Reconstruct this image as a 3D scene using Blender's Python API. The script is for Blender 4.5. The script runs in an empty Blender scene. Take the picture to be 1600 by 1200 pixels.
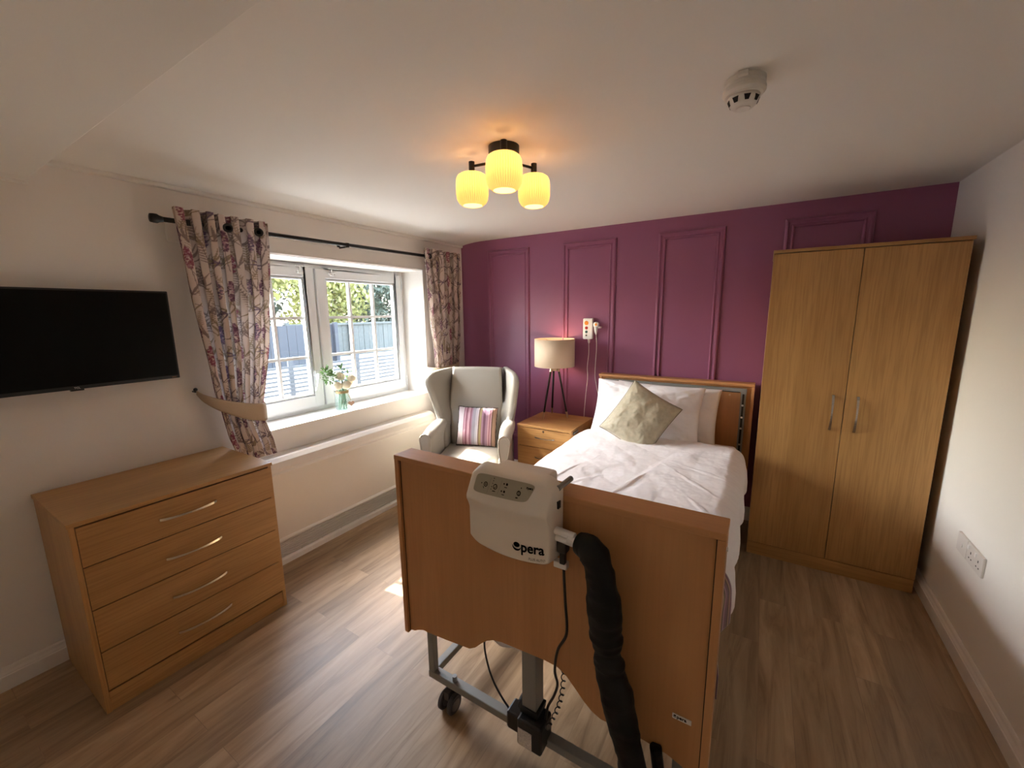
import bpy, bmesh, math, random
import numpy as np
from mathutils import Vector, Matrix, noise
random.seed(7)
PI = math.pi
sc = bpy.context.scene
COL = sc.collection

# ------------------------------------------------------------------ camera
def look_cam():
    f, yaw, pitch, roll = 638.06, 0.552, 0.1729, -0.0124
    cd = bpy.data.cameras.new('camera'); co = bpy.data.objects.new('camera', cd); COL.objects.link(co)
    cd.sensor_width = 36.0; cd.sensor_fit = 'HORIZONTAL'; cd.lens = f * 36.0 / 1600.0
    cd.clip_start = 0.02; cd.clip_end = 500
    fw = Vector((-math.sin(yaw) * math.cos(pitch), math.cos(yaw) * math.cos(pitch), -math.sin(pitch)))
    r = Vector((math.cos(yaw), math.sin(yaw), 0)); u = r.cross(fw)
    c, s = math.cos(roll), math.sin(roll)
    r2 = r * c + u * s; u2 = u * c - r * s
    m = Matrix((r2, u2, -fw)).transposed().to_4x4()
    m.translation = Vector((2.5535, -3.2425, 1.5049))
    co.matrix_world = m
    sc.camera = co
look_cam()

# ------------------------------------------------------------------ world, sun, exposure
w = bpy.data.worlds.new('world'); sc.world = w; w.use_nodes = True
wn = w.node_tree.nodes; wl = w.node_tree.links
bg = wn['Background']
sky = wn.new('ShaderNodeTexSky'); sky.sky_type = 'NISHITA'; sky.sun_disc = False
sky.sun_elevation = math.radians(43); sky.sun_rotation = math.radians(260); sky.air_density = 1.0; sky.dust_density = 3.0
mixw = wn.new('ShaderNodeMixRGB'); mixw.blend_type = 'MIX'; mixw.inputs[0].default_value = 0.55
mixw.inputs[2].default_value = (0.30, 0.31, 0.32, 1)
mul = wn.new('ShaderNodeMixRGB'); mul.blend_type = 'MULTIPLY'; mul.inputs[0].default_value = 1.0
mul.inputs[2].default_value = (0.30, 0.30, 0.30, 1)
wl.new(sky.outputs[0], mul.inputs[1]); wl.new(mul.outputs[0], mixw.inputs[1]); wl.new(mixw.outputs[0], bg.inputs[0])
bg.inputs[1].default_value = 13.0
sd = bpy.data.lights.new('sun', 'SUN'); so = bpy.data.objects.new('sun', sd); COL.objects.link(so)
sd.energy = 11.5; sd.angle = math.radians(0.55); sd.color = (1.0, 0.95, 0.88)
_e = math.radians(42.5)
_d = Vector((math.cos(_e) * 1.0, math.cos(_e) * 0.115, -math.sin(_e)))
so.rotation_euler = _d.to_track_quat('-Z', 'Y').to_euler()
so.location = (-4, 0, 6)
# portal over the window for the daylight
pd = bpy.data.lights.new('daylight_portal', 'AREA'); po = bpy.data.objects.new('daylight_portal', pd); COL.objects.link(po)
pd.shape = 'RECTANGLE'; pd.size = 1.75; pd.size_y = 1.1; pd.cycles.is_portal = True
po.location = (-0.36, -1.40, 1.34); po.rotation_euler = (0, -PI / 2, 0)
pd2 = bpy.data.lights.new('daylight_portal', 'AREA'); po2 = bpy.data.objects.new('daylight_portal', pd2); COL.objects.link(po2)
pd2.shape = 'RECTANGLE'; pd2.size = 0.95; pd2.size_y = 1.1; pd2.cycles.is_portal = True
po2.location = (-0.36, -4.15, 1.34); po2.rotation_euler = (0, -PI / 2, 0)  # portal for the added fill window
sc.view_settings.view_transform = 'Standard'; sc.view_settings.look = 'None'
sc.view_settings.gamma = 1.0; sc.view_settings.use_curve_mapping = False
sc.view_settings.exposure = 1.44
sc.cycles.max_bounces = 10; sc.cycles.diffuse_bounces = 7; sc.cycles.glossy_bounces = 4
sc.cycles.transparent_max_bounces = 16; sc.cycles.sample_clamp_indirect = 6.0
sc.cycles.caustics_refractive = False; sc.cycles.caustics_reflective = False
sc.cycles.use_denoising = True

# ------------------------------------------------------------------ materials
def srgb(r, g, b):
    f = lambda c: (c / 255 / 12.92) if c / 255 <= 0.04045 else ((c / 255 + 0.055) / 1.055) ** 2.4
    return (f(r), f(g), f(b), 1)
MATS = {}
def mat(name, col=(0.5, 0.5, 0.5), rough=0.5, metal=0.0, noise_amt=0.0, nscale=30, bump=0.0, bscale=200, spec=0.5, sheen=0.0, emit=None, estr=0.0, trans=0.0, coat=0.0, sss=0.0):
    m = bpy.data.materials.new(name); m.use_nodes = True; nt = m.node_tree; n = nt.nodes; l = nt.links
    b = n['Principled BSDF']
    col = tuple(col)[:3] + (1,)
    b.inputs['Base Color'].default_value = col
    b.inputs['Roughness'].default_value = rough; b.inputs['Metallic'].default_value = metal
    b.inputs['Specular IOR Level'].default_value = spec
    if sheen: b.inputs['Sheen Weight'].default_value = sheen
    if coat: b.inputs['Coat Weight'].default_value = coat
    if trans: b.inputs['Transmission Weight'].default_value = trans
    if emit: b.inputs['Emission Color'].default_value = tuple(emit)[:3] + (1,); b.inputs['Emission Strength'].default_value = estr
    tc = n.new('ShaderNodeTexCoord')
    if noise_amt:
        nz = n.new('ShaderNodeTexNoise'); nz.inputs['Scale'].default_value = nscale; nz.inputs['Detail'].default_value = 4
        l.new(tc.outputs['Object'], nz.inputs['Vector'])
        mx = n.new('ShaderNodeMixRGB'); mx.blend_type = 'MIX'
        mx.inputs[1].default_value = tuple(c * (1 - noise_amt) for c in col[:3]) + (1,)
        mx.inputs[2].default_value = tuple(min(1, c * (1 + noise_amt)) for c in col[:3]) + (1,)
        l.new(nz.outputs['Fac'], mx.inputs[0]); l.new(mx.outputs[0], b.inputs['Base Color'])
    if bump:
        nb = n.new('ShaderNodeTexNoise'); nb.inputs['Scale'].default_value = bscale; nb.inputs['Detail'].default_value = 3
        l.new(tc.outputs['Object'], nb.inputs['Vector'])
        bp = n.new('ShaderNodeBump'); bp.inputs['Strength'].default_value = bump; bp.inputs['Distance'].default_value = 0.002
        l.new(nb.outputs['Fac'], bp.inputs['Height']); l.new(bp.outputs[0], b.inputs['Normal'])
    MATS[name] = m
    return m

def wood(name, c1, c2, c3, axis, rough=0.45, fig=1.0, gs=1.0):
    """straight-grained veneer; axis = direction of the grain (0,1,2)"""
    m = bpy.data.materials.new(name); m.use_nodes = True; nt = m.node_tree; n = nt.nodes; l = nt.links
    b = n['Principled BSDF']; b.inputs['Roughness'].default_value = rough
    tc = n.new('ShaderNodeTexCoord')
    def stretched(s_along, s_across, scale, detail, dist=0.0):
        mp = n.new('ShaderNodeMapping'); v = [s_across] * 3; v[axis] = s_along
        mp.inputs['Scale'].default_value = v
        l.new(tc.outputs['Object'], mp.inputs['Vector'])
        nz = n.new('ShaderNodeTexNoise'); nz.inputs['Scale'].default_value = scale; nz.inputs['Detail'].default_value = detail
        nz.inputs['Distortion'].default_value = dist
        l.new(mp.outputs[0], nz.inputs['Vector']); return nz
    a = stretched(0.35 * gs, 3.0 * gs, 2.2, 3, 1.2 * fig)
    f = stretched(0.9 * gs, 26.0 * gs, 5.0, 5, 0.3)
    r1 = n.new('ShaderNodeValToRGB'); e = r1.color_ramp.elements
    e[0].position = 0.32; e[0].color = tuple(c1) + (1,); e[1].position = 0.70; e[1].color = tuple(c2) + (1,)
    l.new(a.outputs['Fac'], r1.inputs[0])
    r2 = n.new('ShaderNodeValToRGB'); e = r2.color_ramp.elements
    e[0].position = 0.36; e[0].color = (1, 1, 1, 1); e[1].position = 0.56; e[1].color = (0, 0, 0, 1)
    l.new(f.outputs['Fac'], r2.inputs[0])
    ml = n.new('ShaderNodeMath'); ml.operation = 'MULTIPLY'; ml.inputs[1].default_value = 0.42 * fig
    l.new(r2.outputs[0], ml.inputs[0])
    mx = n.new('ShaderNodeMixRGB'); mx.inputs[2].default_value = tuple(c3) + (1,)
    l.new(ml.outputs[0], mx.inputs[0]); l.new(r1.outputs[0], mx.inputs[1]); l.new(mx.outputs[0], b.inputs['Base Color'])
    bp = n.new('ShaderNodeBump'); bp.inputs['Strength'].default_value = 0.08; bp.inputs['Distance'].default_value = 0.001
    l.new(f.outputs['Fac'], bp.inputs['Height']); l.new(bp.outputs[0], b.inputs['Normal'])
    MATS[name] = m
    return m
OAK = [wood('oak_grain_%s' % 'xyz'[i], (0.365, 0.188, 0.060), (0.465, 0.255, 0.090), (0.245, 0.115, 0.034), i) for i in range(3)]
BEECH = [wood('beech_grain_%s' % 'xyz'[i], (0.47, 0.225, 0.085), (0.55, 0.27, 0.108), (0.38, 0.172, 0.060), i, rough=0.5, fig=0.5) for i in range(3)]

def floor_mat():
    m = bpy.data.materials.new('vinyl_plank_floor'); m.use_nodes = True; nt = m.node_tree; n = nt.nodes; l = nt.links
    b = n['Principled BSDF']; b.inputs['Roughness'].default_value = 0.42
    tc = n.new('ShaderNodeTexCoord')
    sp = n.new('ShaderNodeSeparateXYZ'); l.new(tc.outputs['Object'], sp.inputs[0])
    cb = n.new('ShaderNodeCombineXYZ'); l.new(sp.outputs['Y'], cb.inputs['X']); l.new(sp.outputs['X'], cb.inputs['Y'])
    br = n.new('ShaderNodeTexBrick'); br.offset = 0.37; br.offset_frequency = 2
    br.inputs['Scale'].default_value = 1.0; br.inputs['Brick Width'].default_value = 0.92; br.inputs['Row Height'].default_value = 0.115
    br.inputs['Mortar Size'].default_value = 0.0009; br.inputs['Mortar Smooth'].default_value = 0.2; br.inputs['Bias'].default_value = 0.0
    br.inputs['Color1'].default_value = (0, 0, 0, 1); br.inputs['Color2'].default_value = (1, 1, 1, 1); br.inputs['Mortar'].default_value = (0.5, 0.5, 0.5, 1)
    l.new(cb.outputs[0], br.inputs['Vector'])
    # per-plank shift of the grain
    mp = n.new('ShaderNodeMapping'); mp.inputs['Scale'].default_value = (1.3, 11, 1)
    l.new(cb.outputs[0], mp.inputs['Vector'])
    ad = n.new('ShaderNodeVectorMath'); ad.operation = 'ADD'
    ms = n.new('ShaderNodeVectorMath'); ms.operation = 'SCALE'; ms.inputs['Scale'].default_value = 37.0
    l.new(br.outputs['Color'], ms.inputs[0]); l.new(mp.outputs[0], ad.inputs[0]); l.new(ms.outputs[0], ad.inputs[1])
    nz = n.new('ShaderNodeTexNoise'); nz.inputs['Scale'].default_value = 1.6; nz.inputs['Detail'].default_value = 7; nz.inputs['Distortion'].default_value = 0.9
    nz.inputs['Roughness'].default_value = 0.62
    l.new(ad.outputs[0], nz.inputs['Vector'])
    r = n.new('ShaderNodeValToRGB'); e = r.color_ramp.elements
    e[0].position = 0.30; e[0].color = (0.215, 0.135, 0.075, 1); e[1].position = 0.72; e[1].color = (0.47, 0.335, 0.215, 1)
    el = r.color_ramp.elements.new(0.5); el.color = (0.36, 0.245, 0.148, 1)
    l.new(nz.outputs['Fac'], r.inputs[0])
    tint = n.new('ShaderNodeValToRGB'); e = tint.color_ramp.elements
    e[0].position = 0.0; e[0].color = (0.72, 0.70, 0.67, 1); e[1].position = 1.0; e[1].color = (1.12, 1.11, 1.08, 1)
    l.new(br.outputs['Color'], tint.inputs[0])
    mu = n.new('ShaderNodeMixRGB'); mu.blend_type = 'MULTIPLY'; mu.inputs[0].default_value = 1
    l.new(r.outputs[0], mu.inputs[1]); l.new(tint.outputs[0], mu.inputs[2])
    mo = n.new('ShaderNodeMixRGB'); mo.inputs[2].default_value = (0.16, 0.10, 0.07, 1)
    mf = n.new('ShaderNodeMath'); mf.operation = 'MULTIPLY'; mf.inputs[1].default_value = 0.4
    l.new(br.outputs['Fac'], mf.inputs[0]); l.new(mf.outputs[0], mo.inputs[0]); l.new(mu.outputs[0], mo.inputs[1])
    l.new(mo.outputs[0], b.inputs['Base Color'])
    bp = n.new('ShaderNodeBump'); bp.inputs['Strength'].default_value = 0.12; bp.inputs['Distance'].default_value = 0.001
    l.new(nz.outputs['Fac'], bp.inputs['Height']); l.new(bp.outputs[0], b.inputs['Normal'])
    return m
FLOOR = floor_mat()

def glass_mat(name, col=(1, 1, 1, 1), rough=0.0, alpha=0.93):
    m = bpy.data.materials.new(name); m.use_nodes = True; n = m.node_tree.nodes; l = m.node_tree.links
    for x in list(n): n.remove(x)
    o = n.new('ShaderNodeOutputMaterial'); mx = n.new('ShaderNodeMixShader'); fr = n.new('ShaderNodeFresnel'); fr.inputs[0].default_value = 1.45
    tr = n.new('ShaderNodeBsdfTransparent'); tr.inputs[0].default_value = col
    gl = n.new('ShaderNodeBsdfGlossy'); gl.inputs['Roughness'].default_value = rough
    ge = n.new('ShaderNodeNewGeometry'); iv = n.new('ShaderNodeMath'); iv.operation = 'SUBTRACT'; iv.inputs[0].default_value = 1.0
    l.new(ge.outputs['Backfacing'], iv.inputs[1]); ff = n.new('ShaderNodeMath'); ff.operation = 'MULTIPLY'
    l.new(fr.outputs[0], ff.inputs[0]); l.new(iv.outputs[0], ff.inputs[1])
    l.new(ff.outputs[0], mx.inputs[0]); l.new(tr.outputs[0], mx.inputs[1]); l.new(gl.outputs[0], mx.inputs[2]); l.new(mx.outputs[0], o.inputs[0])
    return m

WALL = mat('warm_white_paint', (0.78, 0.75, 0.705), 0.75, bump=0.05, bscale=120, spec=0.25)
CEIL = mat('ceiling_paint', (0.79, 0.775, 0.73), 0.85, bump=0.04, bscale=90, spec=0.2)
GLOSSW = mat('satin_white_paint', (0.78, 0.75, 0.71), 0.35, spec=0.4)
PURPLE = mat('plum_paint', (0.265, 0.084, 0.162), 0.42, bump=0.05, bscale=140, spec=0.45)
UPVC = mat('white_upvc', (0.68, 0.70, 0.71), 0.3)
GLASS = glass_mat('window_glass', (0.96, 0.98, 0.98, 1))
SEAL = mat('grey_seal', (0.12, 0.12, 0.12), 0.6)
RADW = mat('radiator_cream_enamel', (0.70, 0.64, 0.575), 0.28, spec=0.5)
RADG = mat('radiator_grille_enamel', (0.62, 0.58, 0.53), 0.4)
BLACKP = mat('black_plastic', (0.012, 0.012, 0.013), 0.4)
SCREEN = mat('tv_screen', (0.002, 0.002, 0.002), 0.3, spec=0.12)
BLACKM = mat('black_metal', (0.015, 0.014, 0.014), 0.38, metal=0.3)
CHROME = mat('brushed_chrome', (0.72, 0.68, 0.62), 0.22, metal=1.0)
BRASS = mat('warm_brass', (0.60, 0.44, 0.28), 0.28, metal=1.0)
GREYM = mat('grey_powder_coat', (0.24, 0.235, 0.22), 0.42, metal=0.1)
GREYL = mat('light_grey_metal', (0.30, 0.30, 0.30), 0.35, metal=0.4)
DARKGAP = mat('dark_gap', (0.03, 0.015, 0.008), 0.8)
TAUPE = mat('grey_taupe_vinyl', (0.33, 0.305, 0.262), 0.42, noise_amt=0.04, nscale=8, bump=0.12, bscale=300, spec=0.4)
TAUPED = mat('taupe_piping', (0.36, 0.32, 0.27), 0.45)
LINEN = mat('white_bed_linen', (0.83, 0.80, 0.82), 0.85, sheen=0.15, bump=0.05, bscale=500, spec=0.2)
SAGE = mat('sage_crushed_velvet', (0.43, 0.38, 0.27), 0.55, noise_amt=0.28, nscale=45, sheen=0.35, bump=0.15, bscale=120)
SAGED = mat('sage_piping', (0.22, 0.19, 0.13), 0.6)
BEIGEF = mat('beige_band_fabric', (0.42, 0.32, 0.22), 0.8, noise_amt=0.1, nscale=300, bump=0.2, bscale=700)
SHADE = mat('linen_lampshade', (0.66, 0.52, 0.38), 0.8, noise_amt=0.05, nscale=200)
CREAMP = mat('cream_plastic', (0.75, 0.68, 0.59), 0.35)
PANELG = mat('putty_label', (0.37, 0.33, 0.24), 0.45)
INK = mat('black_ink', (0.004, 0.003, 0.002), 0.8, spec=0.05)
INKG = mat('grey_ink', (0.23, 0.19, 0.15), 0.5)
WHITEP = mat('white_plastic', (0.80, 0.78, 0.76), 0.35)
SLEEVE = mat('black_nylon_sleeve', (0.0045, 0.0042, 0.004), 0.5, bump=0.6, bscale=45, spec=0.22)
RUBBER = mat('dark_grey_rubber', (0.05, 0.045, 0.045), 0.5)
ORANGE = mat('orange_button', (0.85, 0.28, 0.02), 0.35)
REDB = mat('red_button', (0.42, 0.02, 0.02), 0.35)
TEALB = mat('teal_button', (0.05, 0.12, 0.13), 0.35)
GREYB = mat('grey_button', (0.12, 0.10, 0.09), 0.35)
LABELW = mat('printed_label_paper', (0.62, 0.55, 0.50), 0.6, noise_amt=0.5, nscale=180)
PETAL = mat('cream_petal', (0.80, 0.75, 0.58), 0.6, noise_amt=0.08, nscale=60)
LEAFV = mat('vase_leaf_green', (0.11, 0.22, 0.06), 0.5, noise_amt=0.3, nscale=50)
STEMG = mat('stem_green', (0.24, 0.42, 0.30), 0.5)
TWINE = mat('jute_twine', (0.38, 0.28, 0.14), 0.9)
HEARTW = mat('wooden_heart', (0.42, 0.27, 0.18), 0.7)
JAR = glass_mat('jar_glass', (0.90, 0.97, 0.94, 1), 0.02)
_n = JAR.node_tree.nodes; _l = JAR.node_tree.links; _o = [q for q in _n if q.type == 'OUTPUT_MATERIAL'][0]; _s = _o.inputs[0].links[0].from_socket
_d = _n.new('ShaderNodeBsdfDiffuse'); _d.inputs[0].default_value = (0.75, 0.85, 0.80, 1); _m = _n.new('ShaderNodeMixShader')
_w = _n.new('ShaderNodeTexChecker'); _w.inputs['Scale'].default_value = 150; _tc = _n.new('ShaderNodeTexCoord'); _l.new(_tc.outputs['Object'], _w.inputs['Vector'])
_k = _n.new('ShaderNodeMath'); _k.operation = 'MULTIPLY_ADD'; _k.inputs[1].default_value = 0.14; _k.inputs[2].default_value = 0.06; _l.new(_w.outputs['Fac'], _k.inputs[0])
_l.new(_k.outputs[0], _m.inputs[0]); _l.new(_s, _m.inputs[1]); _l.new(_d.outputs[0], _m.inputs[2]); _l.new(_m.outputs[0], _o.inputs[0])
SOCKETP = mat('socket_plastic', (0.66, 0.62, 0.58), 0.35)
ALARM = mat('alarm_plastic', (0.70, 0.67, 0.62), 0.4)
SLOT = mat('black_slot', (0.008, 0.007, 0.006), 0.7)
def lamp_glass():
    m = bpy.data.materials.new('ribbed_opal_glass'); m.use_nodes = True; n = m.node_tree.nodes; l = m.node_tree.links
    for x in list(n): n.remove(x)
    o = n.new('ShaderNodeOutputMaterial')
    d = n.new('ShaderNodeBsdfDiffuse'); d.inputs[0].default_value = (0.62, 0.48, 0.28, 1)
    t = n.new('ShaderNodeBsdfTranslucent'); t.inputs[0].default_value = (0.50, 0.31, 0.12, 1)
    mx = n.new('ShaderNodeMixShader'); mx.inputs[0].default_value = 0.45
    e = n.new('ShaderNodeEmission'); e.inputs[0].default_value = (1.0, 0.62, 0.25, 1); e.inputs[1].default_value = 0.12
    a = n.new('ShaderNodeAddShader')
    at = n.new('ShaderNodeAttribute'); at.attribute_name = 'rib'      # the flutes: thicker glass passes less light
    c1 = n.new('ShaderNodeMixRGB'); c1.inputs[1].default_value = (0.34, 0.19, 0.065, 1); c1.inputs[2].default_value = (0.62, 0.42, 0.18, 1)
    l.new(at.outputs['Fac'], c1.inputs[0]); l.new(c1.outputs[0], t.inputs[0])
    l.new(d.outputs[0], mx.inputs[1]); l.new(t.outputs[0], mx.inputs[2]); l.new(mx.outputs[0], a.inputs[0]); l.new(e.outputs[0], a.inputs[1]); l.new(a.outputs[0], o.inputs[0])
    return m
OPAL = lamp_glass()
DIFF = mat('lit_opal_disc', (0.8, 0.7, 0.5), 0.6, emit=(1.0, 0.68, 0.30), estr=0.42)
BULB = mat('warm_bulb', (1, 0.85, 0.6), 0.5, emit=(1.0, 0.72, 0.34), estr=2.2)

def stripes(name, axis, stops, width, off, bump=0.0):
    """vertical woven stripes across one object axis"""
    m = bpy.data.materials.new(name); m.use_nodes = True; n = m.node_tree.nodes; l = m.node_tree.links
    b = n['Principled BSDF']; b.inputs['Roughness'].default_value = 0.6; b.inputs['Sheen Weight'].default_value = 0.2
    tc = n.new('ShaderNodeTexCoord'); sp = n.new('ShaderNodeSeparateXYZ'); l.new(tc.outputs['Object'], sp.inputs[0])
    a = n.new('ShaderNodeMath'); a.operation = 'ADD'; a.inputs[1].default_value = off
    d = n.new('ShaderNodeMath'); d.operation = 'DIVIDE'; d.inputs[1].default_value = width
    fr = n.new('ShaderNodeMath'); fr.operation = 'FRACT'
    l.new(sp.outputs[axis], a.inputs[0]); l.new(a.outputs[0], d.inputs[0]); l.new(d.outputs[0], fr.inputs[0])
    r = n.new('ShaderNodeValToRGB'); r.color_ramp.interpolation = 'CONSTANT'
    while len(r.color_ramp.elements) > 1: r.color_ramp.elements.remove(r.color_ramp.elements[0])
    r.color_ramp.elements[0].position = stops[0][0]; r.color_ramp.elements[0].color = stops[0][1]
    for p, c in stops[1:]:
        e = r.color_ramp.elements.new(p); e.color = c
    l.new(fr.outputs[0], r.inputs[0]); l.new(r.outputs[0], b.inputs['Base Color'])
    return m
_S = dict(w=srgb(215, 200, 200), m=srgb(150, 95, 110), p=srgb(205, 165, 175), g=srgb(165, 160, 172), l=srgb(195, 190, 198), o=srgb(165, 145, 105), d=srgb(120, 85, 105), t=srgb(170, 135, 115), k=srgb(95, 70, 60), v=srgb(165, 130, 150))
CUSHSTR = stripes('striped_satin', 'X', [(0, _S['w']), (.17, _S['w']), (.2, _S['m']), (.225, _S['p']), (.25, _S['m']), (.30, _S['p']), (.35, _S['m']), (.38, _S['v']), (.41, _S['g']), (.48, _S['l']), (.53, _S['w']), (.55, _S['k']), (.57, _S['o']), (.62, _S['v']), (.66, _S['d']), (.71, _S['v']), (.76, _S['p']), (.79, _S['m']), (.81, _S['p']), (.84, _S['k']), (.86, _S['t'])], 0.36, 0.18)
RUNSTR = stripes('striped_runner', 'Y', [(0, _S['k']), (.12, _S['v']), (.2, _S['d']), (.34, _S['k']), (.42, _S['t']), (.5, _S['d']), (.62, _S['w']), (.68, _S['k']), (.8, _S['d']), (.9, _S['o'])], 0.11, 0.0)

# ------------------------------------------------------------------ geometry helpers
class MB:
    def __init__(s): s.v = []; s.f = []
    def add(s, vs, fs):
        o = len(s.v); s.v += [tuple(v) for v in vs]; s.f += [tuple(i + o for i in f) for f in fs]; return s
    def box(s, x0, x1, y0, y1, z0, z1):
        vs = [(x, y, z) for z in (z0, z1) for y in (y0, y1) for x in (x0, x1)]
        return s.add(vs, [(0, 2, 3, 1), (4, 5, 7, 6), (0, 1, 5, 4), (2, 6, 7, 3), (0, 4, 6, 2), (1, 3, 7, 5)])
    def tube(s, pts, r, n=10, cap=True, flat=1.0, up=None):
        pts = [Vector(p) for p in pts]; N = len(pts)
        rs = r if isinstance(r, (list, tuple)) else [r] * N
        vs = []; fs = []; prev = None
        for i, p in enumerate(pts):
            t = (pts[min(i + 1, N - 1)] - pts[max(i - 1, 0)])
            if t.length < 1e-9: t = Vector((0, 0, 1))
            t.normalize()
            if prev is None:
                a = Vector(up) if up else (Vector((0, 0, 1)) if abs(t.z) < 0.9 else Vector((1, 0, 0)))
            else: a = prev
            a = (a - t * a.dot(t)); a.normalize(); b = t.cross(a); prev = a
            for k in range(n):
                an = 2 * PI * k / n
                vs.append(p + a * math.cos(an) * rs[i] * flat + b * math.sin(an) * rs[i])
        for i in range(N - 1):
            for k in range(n):
                k2 = (k + 1) % n
                fs.append((i * n + k, i * n + k2, (i + 1) * n + k2, (i + 1) * n + k))
        if cap: fs.append(tuple(range(n))[::-1]); fs.append(tuple((N - 1) * n + k for k in range(n)))
        return s.add(vs, fs)
    def lathe(s, c, prof, n=32, axis='z', rib=0, ribamp=0.0):
        """prof = [(r, h)...] around an axis through c"""
        vs = []; fs = []
        for (r, h) in prof:
            for k in range(n):
                a = 2 * PI * k / n
                rr = r * (1 + (ribamp * math.cos(a * rib) if rib else 0))
                q = (rr * math.cos(a), rr * math.sin(a), h)
                if axis == 'x': q = (q[2], q[0], q[1])
                if axis == 'y': q = (q[0], q[2], q[1])
                vs.append((c[0] + q[0], c[1] + q[1], c[2] + q[2]))
        for i in range(len(prof) - 1):
            for k in range(n):
                k2 = (k + 1) % n
                fs.append((i * n + k, i * n + k2, (i + 1) * n + k2, (i + 1) * n + k))
        if prof[0][0] > 1e-6: fs.append(tuple(range(n))[::-1])
        if prof[-1][0] > 1e-6: fs.append(tuple((len(prof) - 1) * n + k for k in range(n)))
        return s.add(vs, fs)
    def prism(s, prof, axis, a0, a1):
        """closed 2D outline in the two other axes (in xyz order) pushed along axis"""
        def mk(p, a):
            q = list(p); q.insert(axis, a); return tuple(q)
        n = len(prof); vs = [mk(p, a0) for p in prof] + [mk(p, a1) for p in prof]
        fs = [tuple(range(n))[::-1], tuple(range(n, 2 * n))]
        for i in range(n):
            j = (i + 1) % n; fs.append((i, j, n + j, n + i))
        return s.add(vs, fs)
    def grid(s, nu, nv, fn, close_u=False):
        vs = []
        for j in range(nv):
            for i in range(nu): vs.append(fn(i / (nu - 1 if not close_u else nu), j / (nv - 1)))
        fs = []
        for j in range(nv - 1):
            for i in range(nu - (0 if close_u else 1)):
                i2 = (i + 1) % nu
                fs.append((j * nu + i, j * nu + i2, (j + 1) * nu + i2, (j + 1) * nu + i))
        return s.add(vs, fs)
    def ball(s, c, rx, ry=None, rz=None, n=12, m=8):
        ry = ry or rx; rz = rz or rx
        vs = []; fs = []
        for j in range(m + 1):
            t = PI * j / m
            for i in range(n):
                a = 2 * PI * i / n
                vs.append((c[0] + rx * math.sin(t) * math.cos(a), c[1] + ry * math.sin(t) * math.sin(a), c[2] + rz * math.cos(t)))
        for j in range(m):
            for i in range(n):
                i2 = (i + 1) % n; fs.append((j * n + i, (j + 1) * n + i, (j + 1) * n + i2, j * n + i2))
        return s.add(vs, fs)
    def xf(s, M, start=0):
        s.v = s.v[:start] + [tuple(M @ Vector(v)) for v in s.v[start:]]; return s

def world_of(o):
    m = Matrix.LocRotScale(o.location, o.rotation_euler, o.scale)
    return (world_of(o.parent) @ m) if o.parent else m
def obj(name, mb, material, parent=None, bevel=0.0, smooth=False, local=False, subsurf=0, solid=0.0, weld=True, segs=2, solid_off=-1):
    """ONE mesh object; coordinates are world coordinates unless local"""
    me = bpy.data.meshes.new(name)
    vs = mb.v
    if parent is not None and not local:
        inv = world_of(parent).inverted(); vs = [tuple(inv @ Vector(v)) for v in vs]
    me.from_pydata(vs, [], mb.f)
    bm = bmesh.new(); bm.from_mesh(me)
    if weld: bmesh.ops.remove_doubles(bm, verts=bm.verts, dist=1e-6)
    bmesh.ops.recalc_face_normals(bm, faces=bm.faces); bm.to_mesh(me); bm.free()
    me.materials.append(material)
    o = bpy.data.objects.new(name, me); COL.objects.link(o)
    if parent is not None: o.parent = parent
    if smooth:
        for p in me.polygons: p.use_smooth = True
    if solid:
        md = o.modifiers.new('thickness', 'SOLIDIFY'); md.thickness = solid; md.offset = solid_off
    if bevel:
        md = o.modifiers.new('bevel', 'BEVEL'); md.width = bevel; md.segments = segs; md.limit_method = 'ANGLE'; md.angle_limit = math.radians(40)
    if subsurf:
        md = o.modifiers.new('sub', 'SUBSURF'); md.levels = subsurf; md.render_levels = subsurf
    return o
def autosmooth(o, ang=35):
    for p in o.data.polygons: p.use_smooth = True
    o.data.set_sharp_from_angle(angle=math.radians(ang))
    return o
def thing(name, label, cat, loc=(0, 0, 0), rotz=0.0, group=None):
    o = bpy.data.objects.new(name, None); COL.objects.link(o); o.empty_display_size = 0.1
    o.location = loc; o.rotation_euler = (0, 0, rotz); o['label'] = label; o['category'] = cat
    if group: o['group'] = group
    return o
def tag(o, label, cat, group=None):
    o['label'] = label; o['category'] = cat
    if group: o['group'] = group
    return o
def struct(name, mb, m, label=None, parent=None, **k):
    o = obj(name, mb, m, parent, **k)
    if parent is None: o['kind'] = 'structure'
    if label: o['label'] = label
    return o
def text_mb(txt, size, mapper, depth=0.0004, align='LEFT', shear=0.0, offset=0.0):
    """lettering laid on a surface; mapper(u, v, w) -> world point"""
    c = bpy.data.curves.new('t', 'FONT'); c.body = txt; c.size = size; c.align_x = align; c.extrude = depth; c.shear = shear; c.offset = offset
    c.resolution_u = 3
    o = bpy.data.objects.new('t', c); COL.objects.link(o)
    dg = bpy.context.evaluated_depsgraph_get(); me = bpy.data.meshes.new_from_object(o.evaluated_get(dg))
    mb = MB(); mb.add([mapper(v.co.x, v.co.y, v.co.z) for v in me.vertices], [tuple(p.vertices) for p in me.polygons])
    bpy.data.objects.remove(o); bpy.data.meshes.remove(me); bpy.data.curves.remove(c)
    return mb
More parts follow.
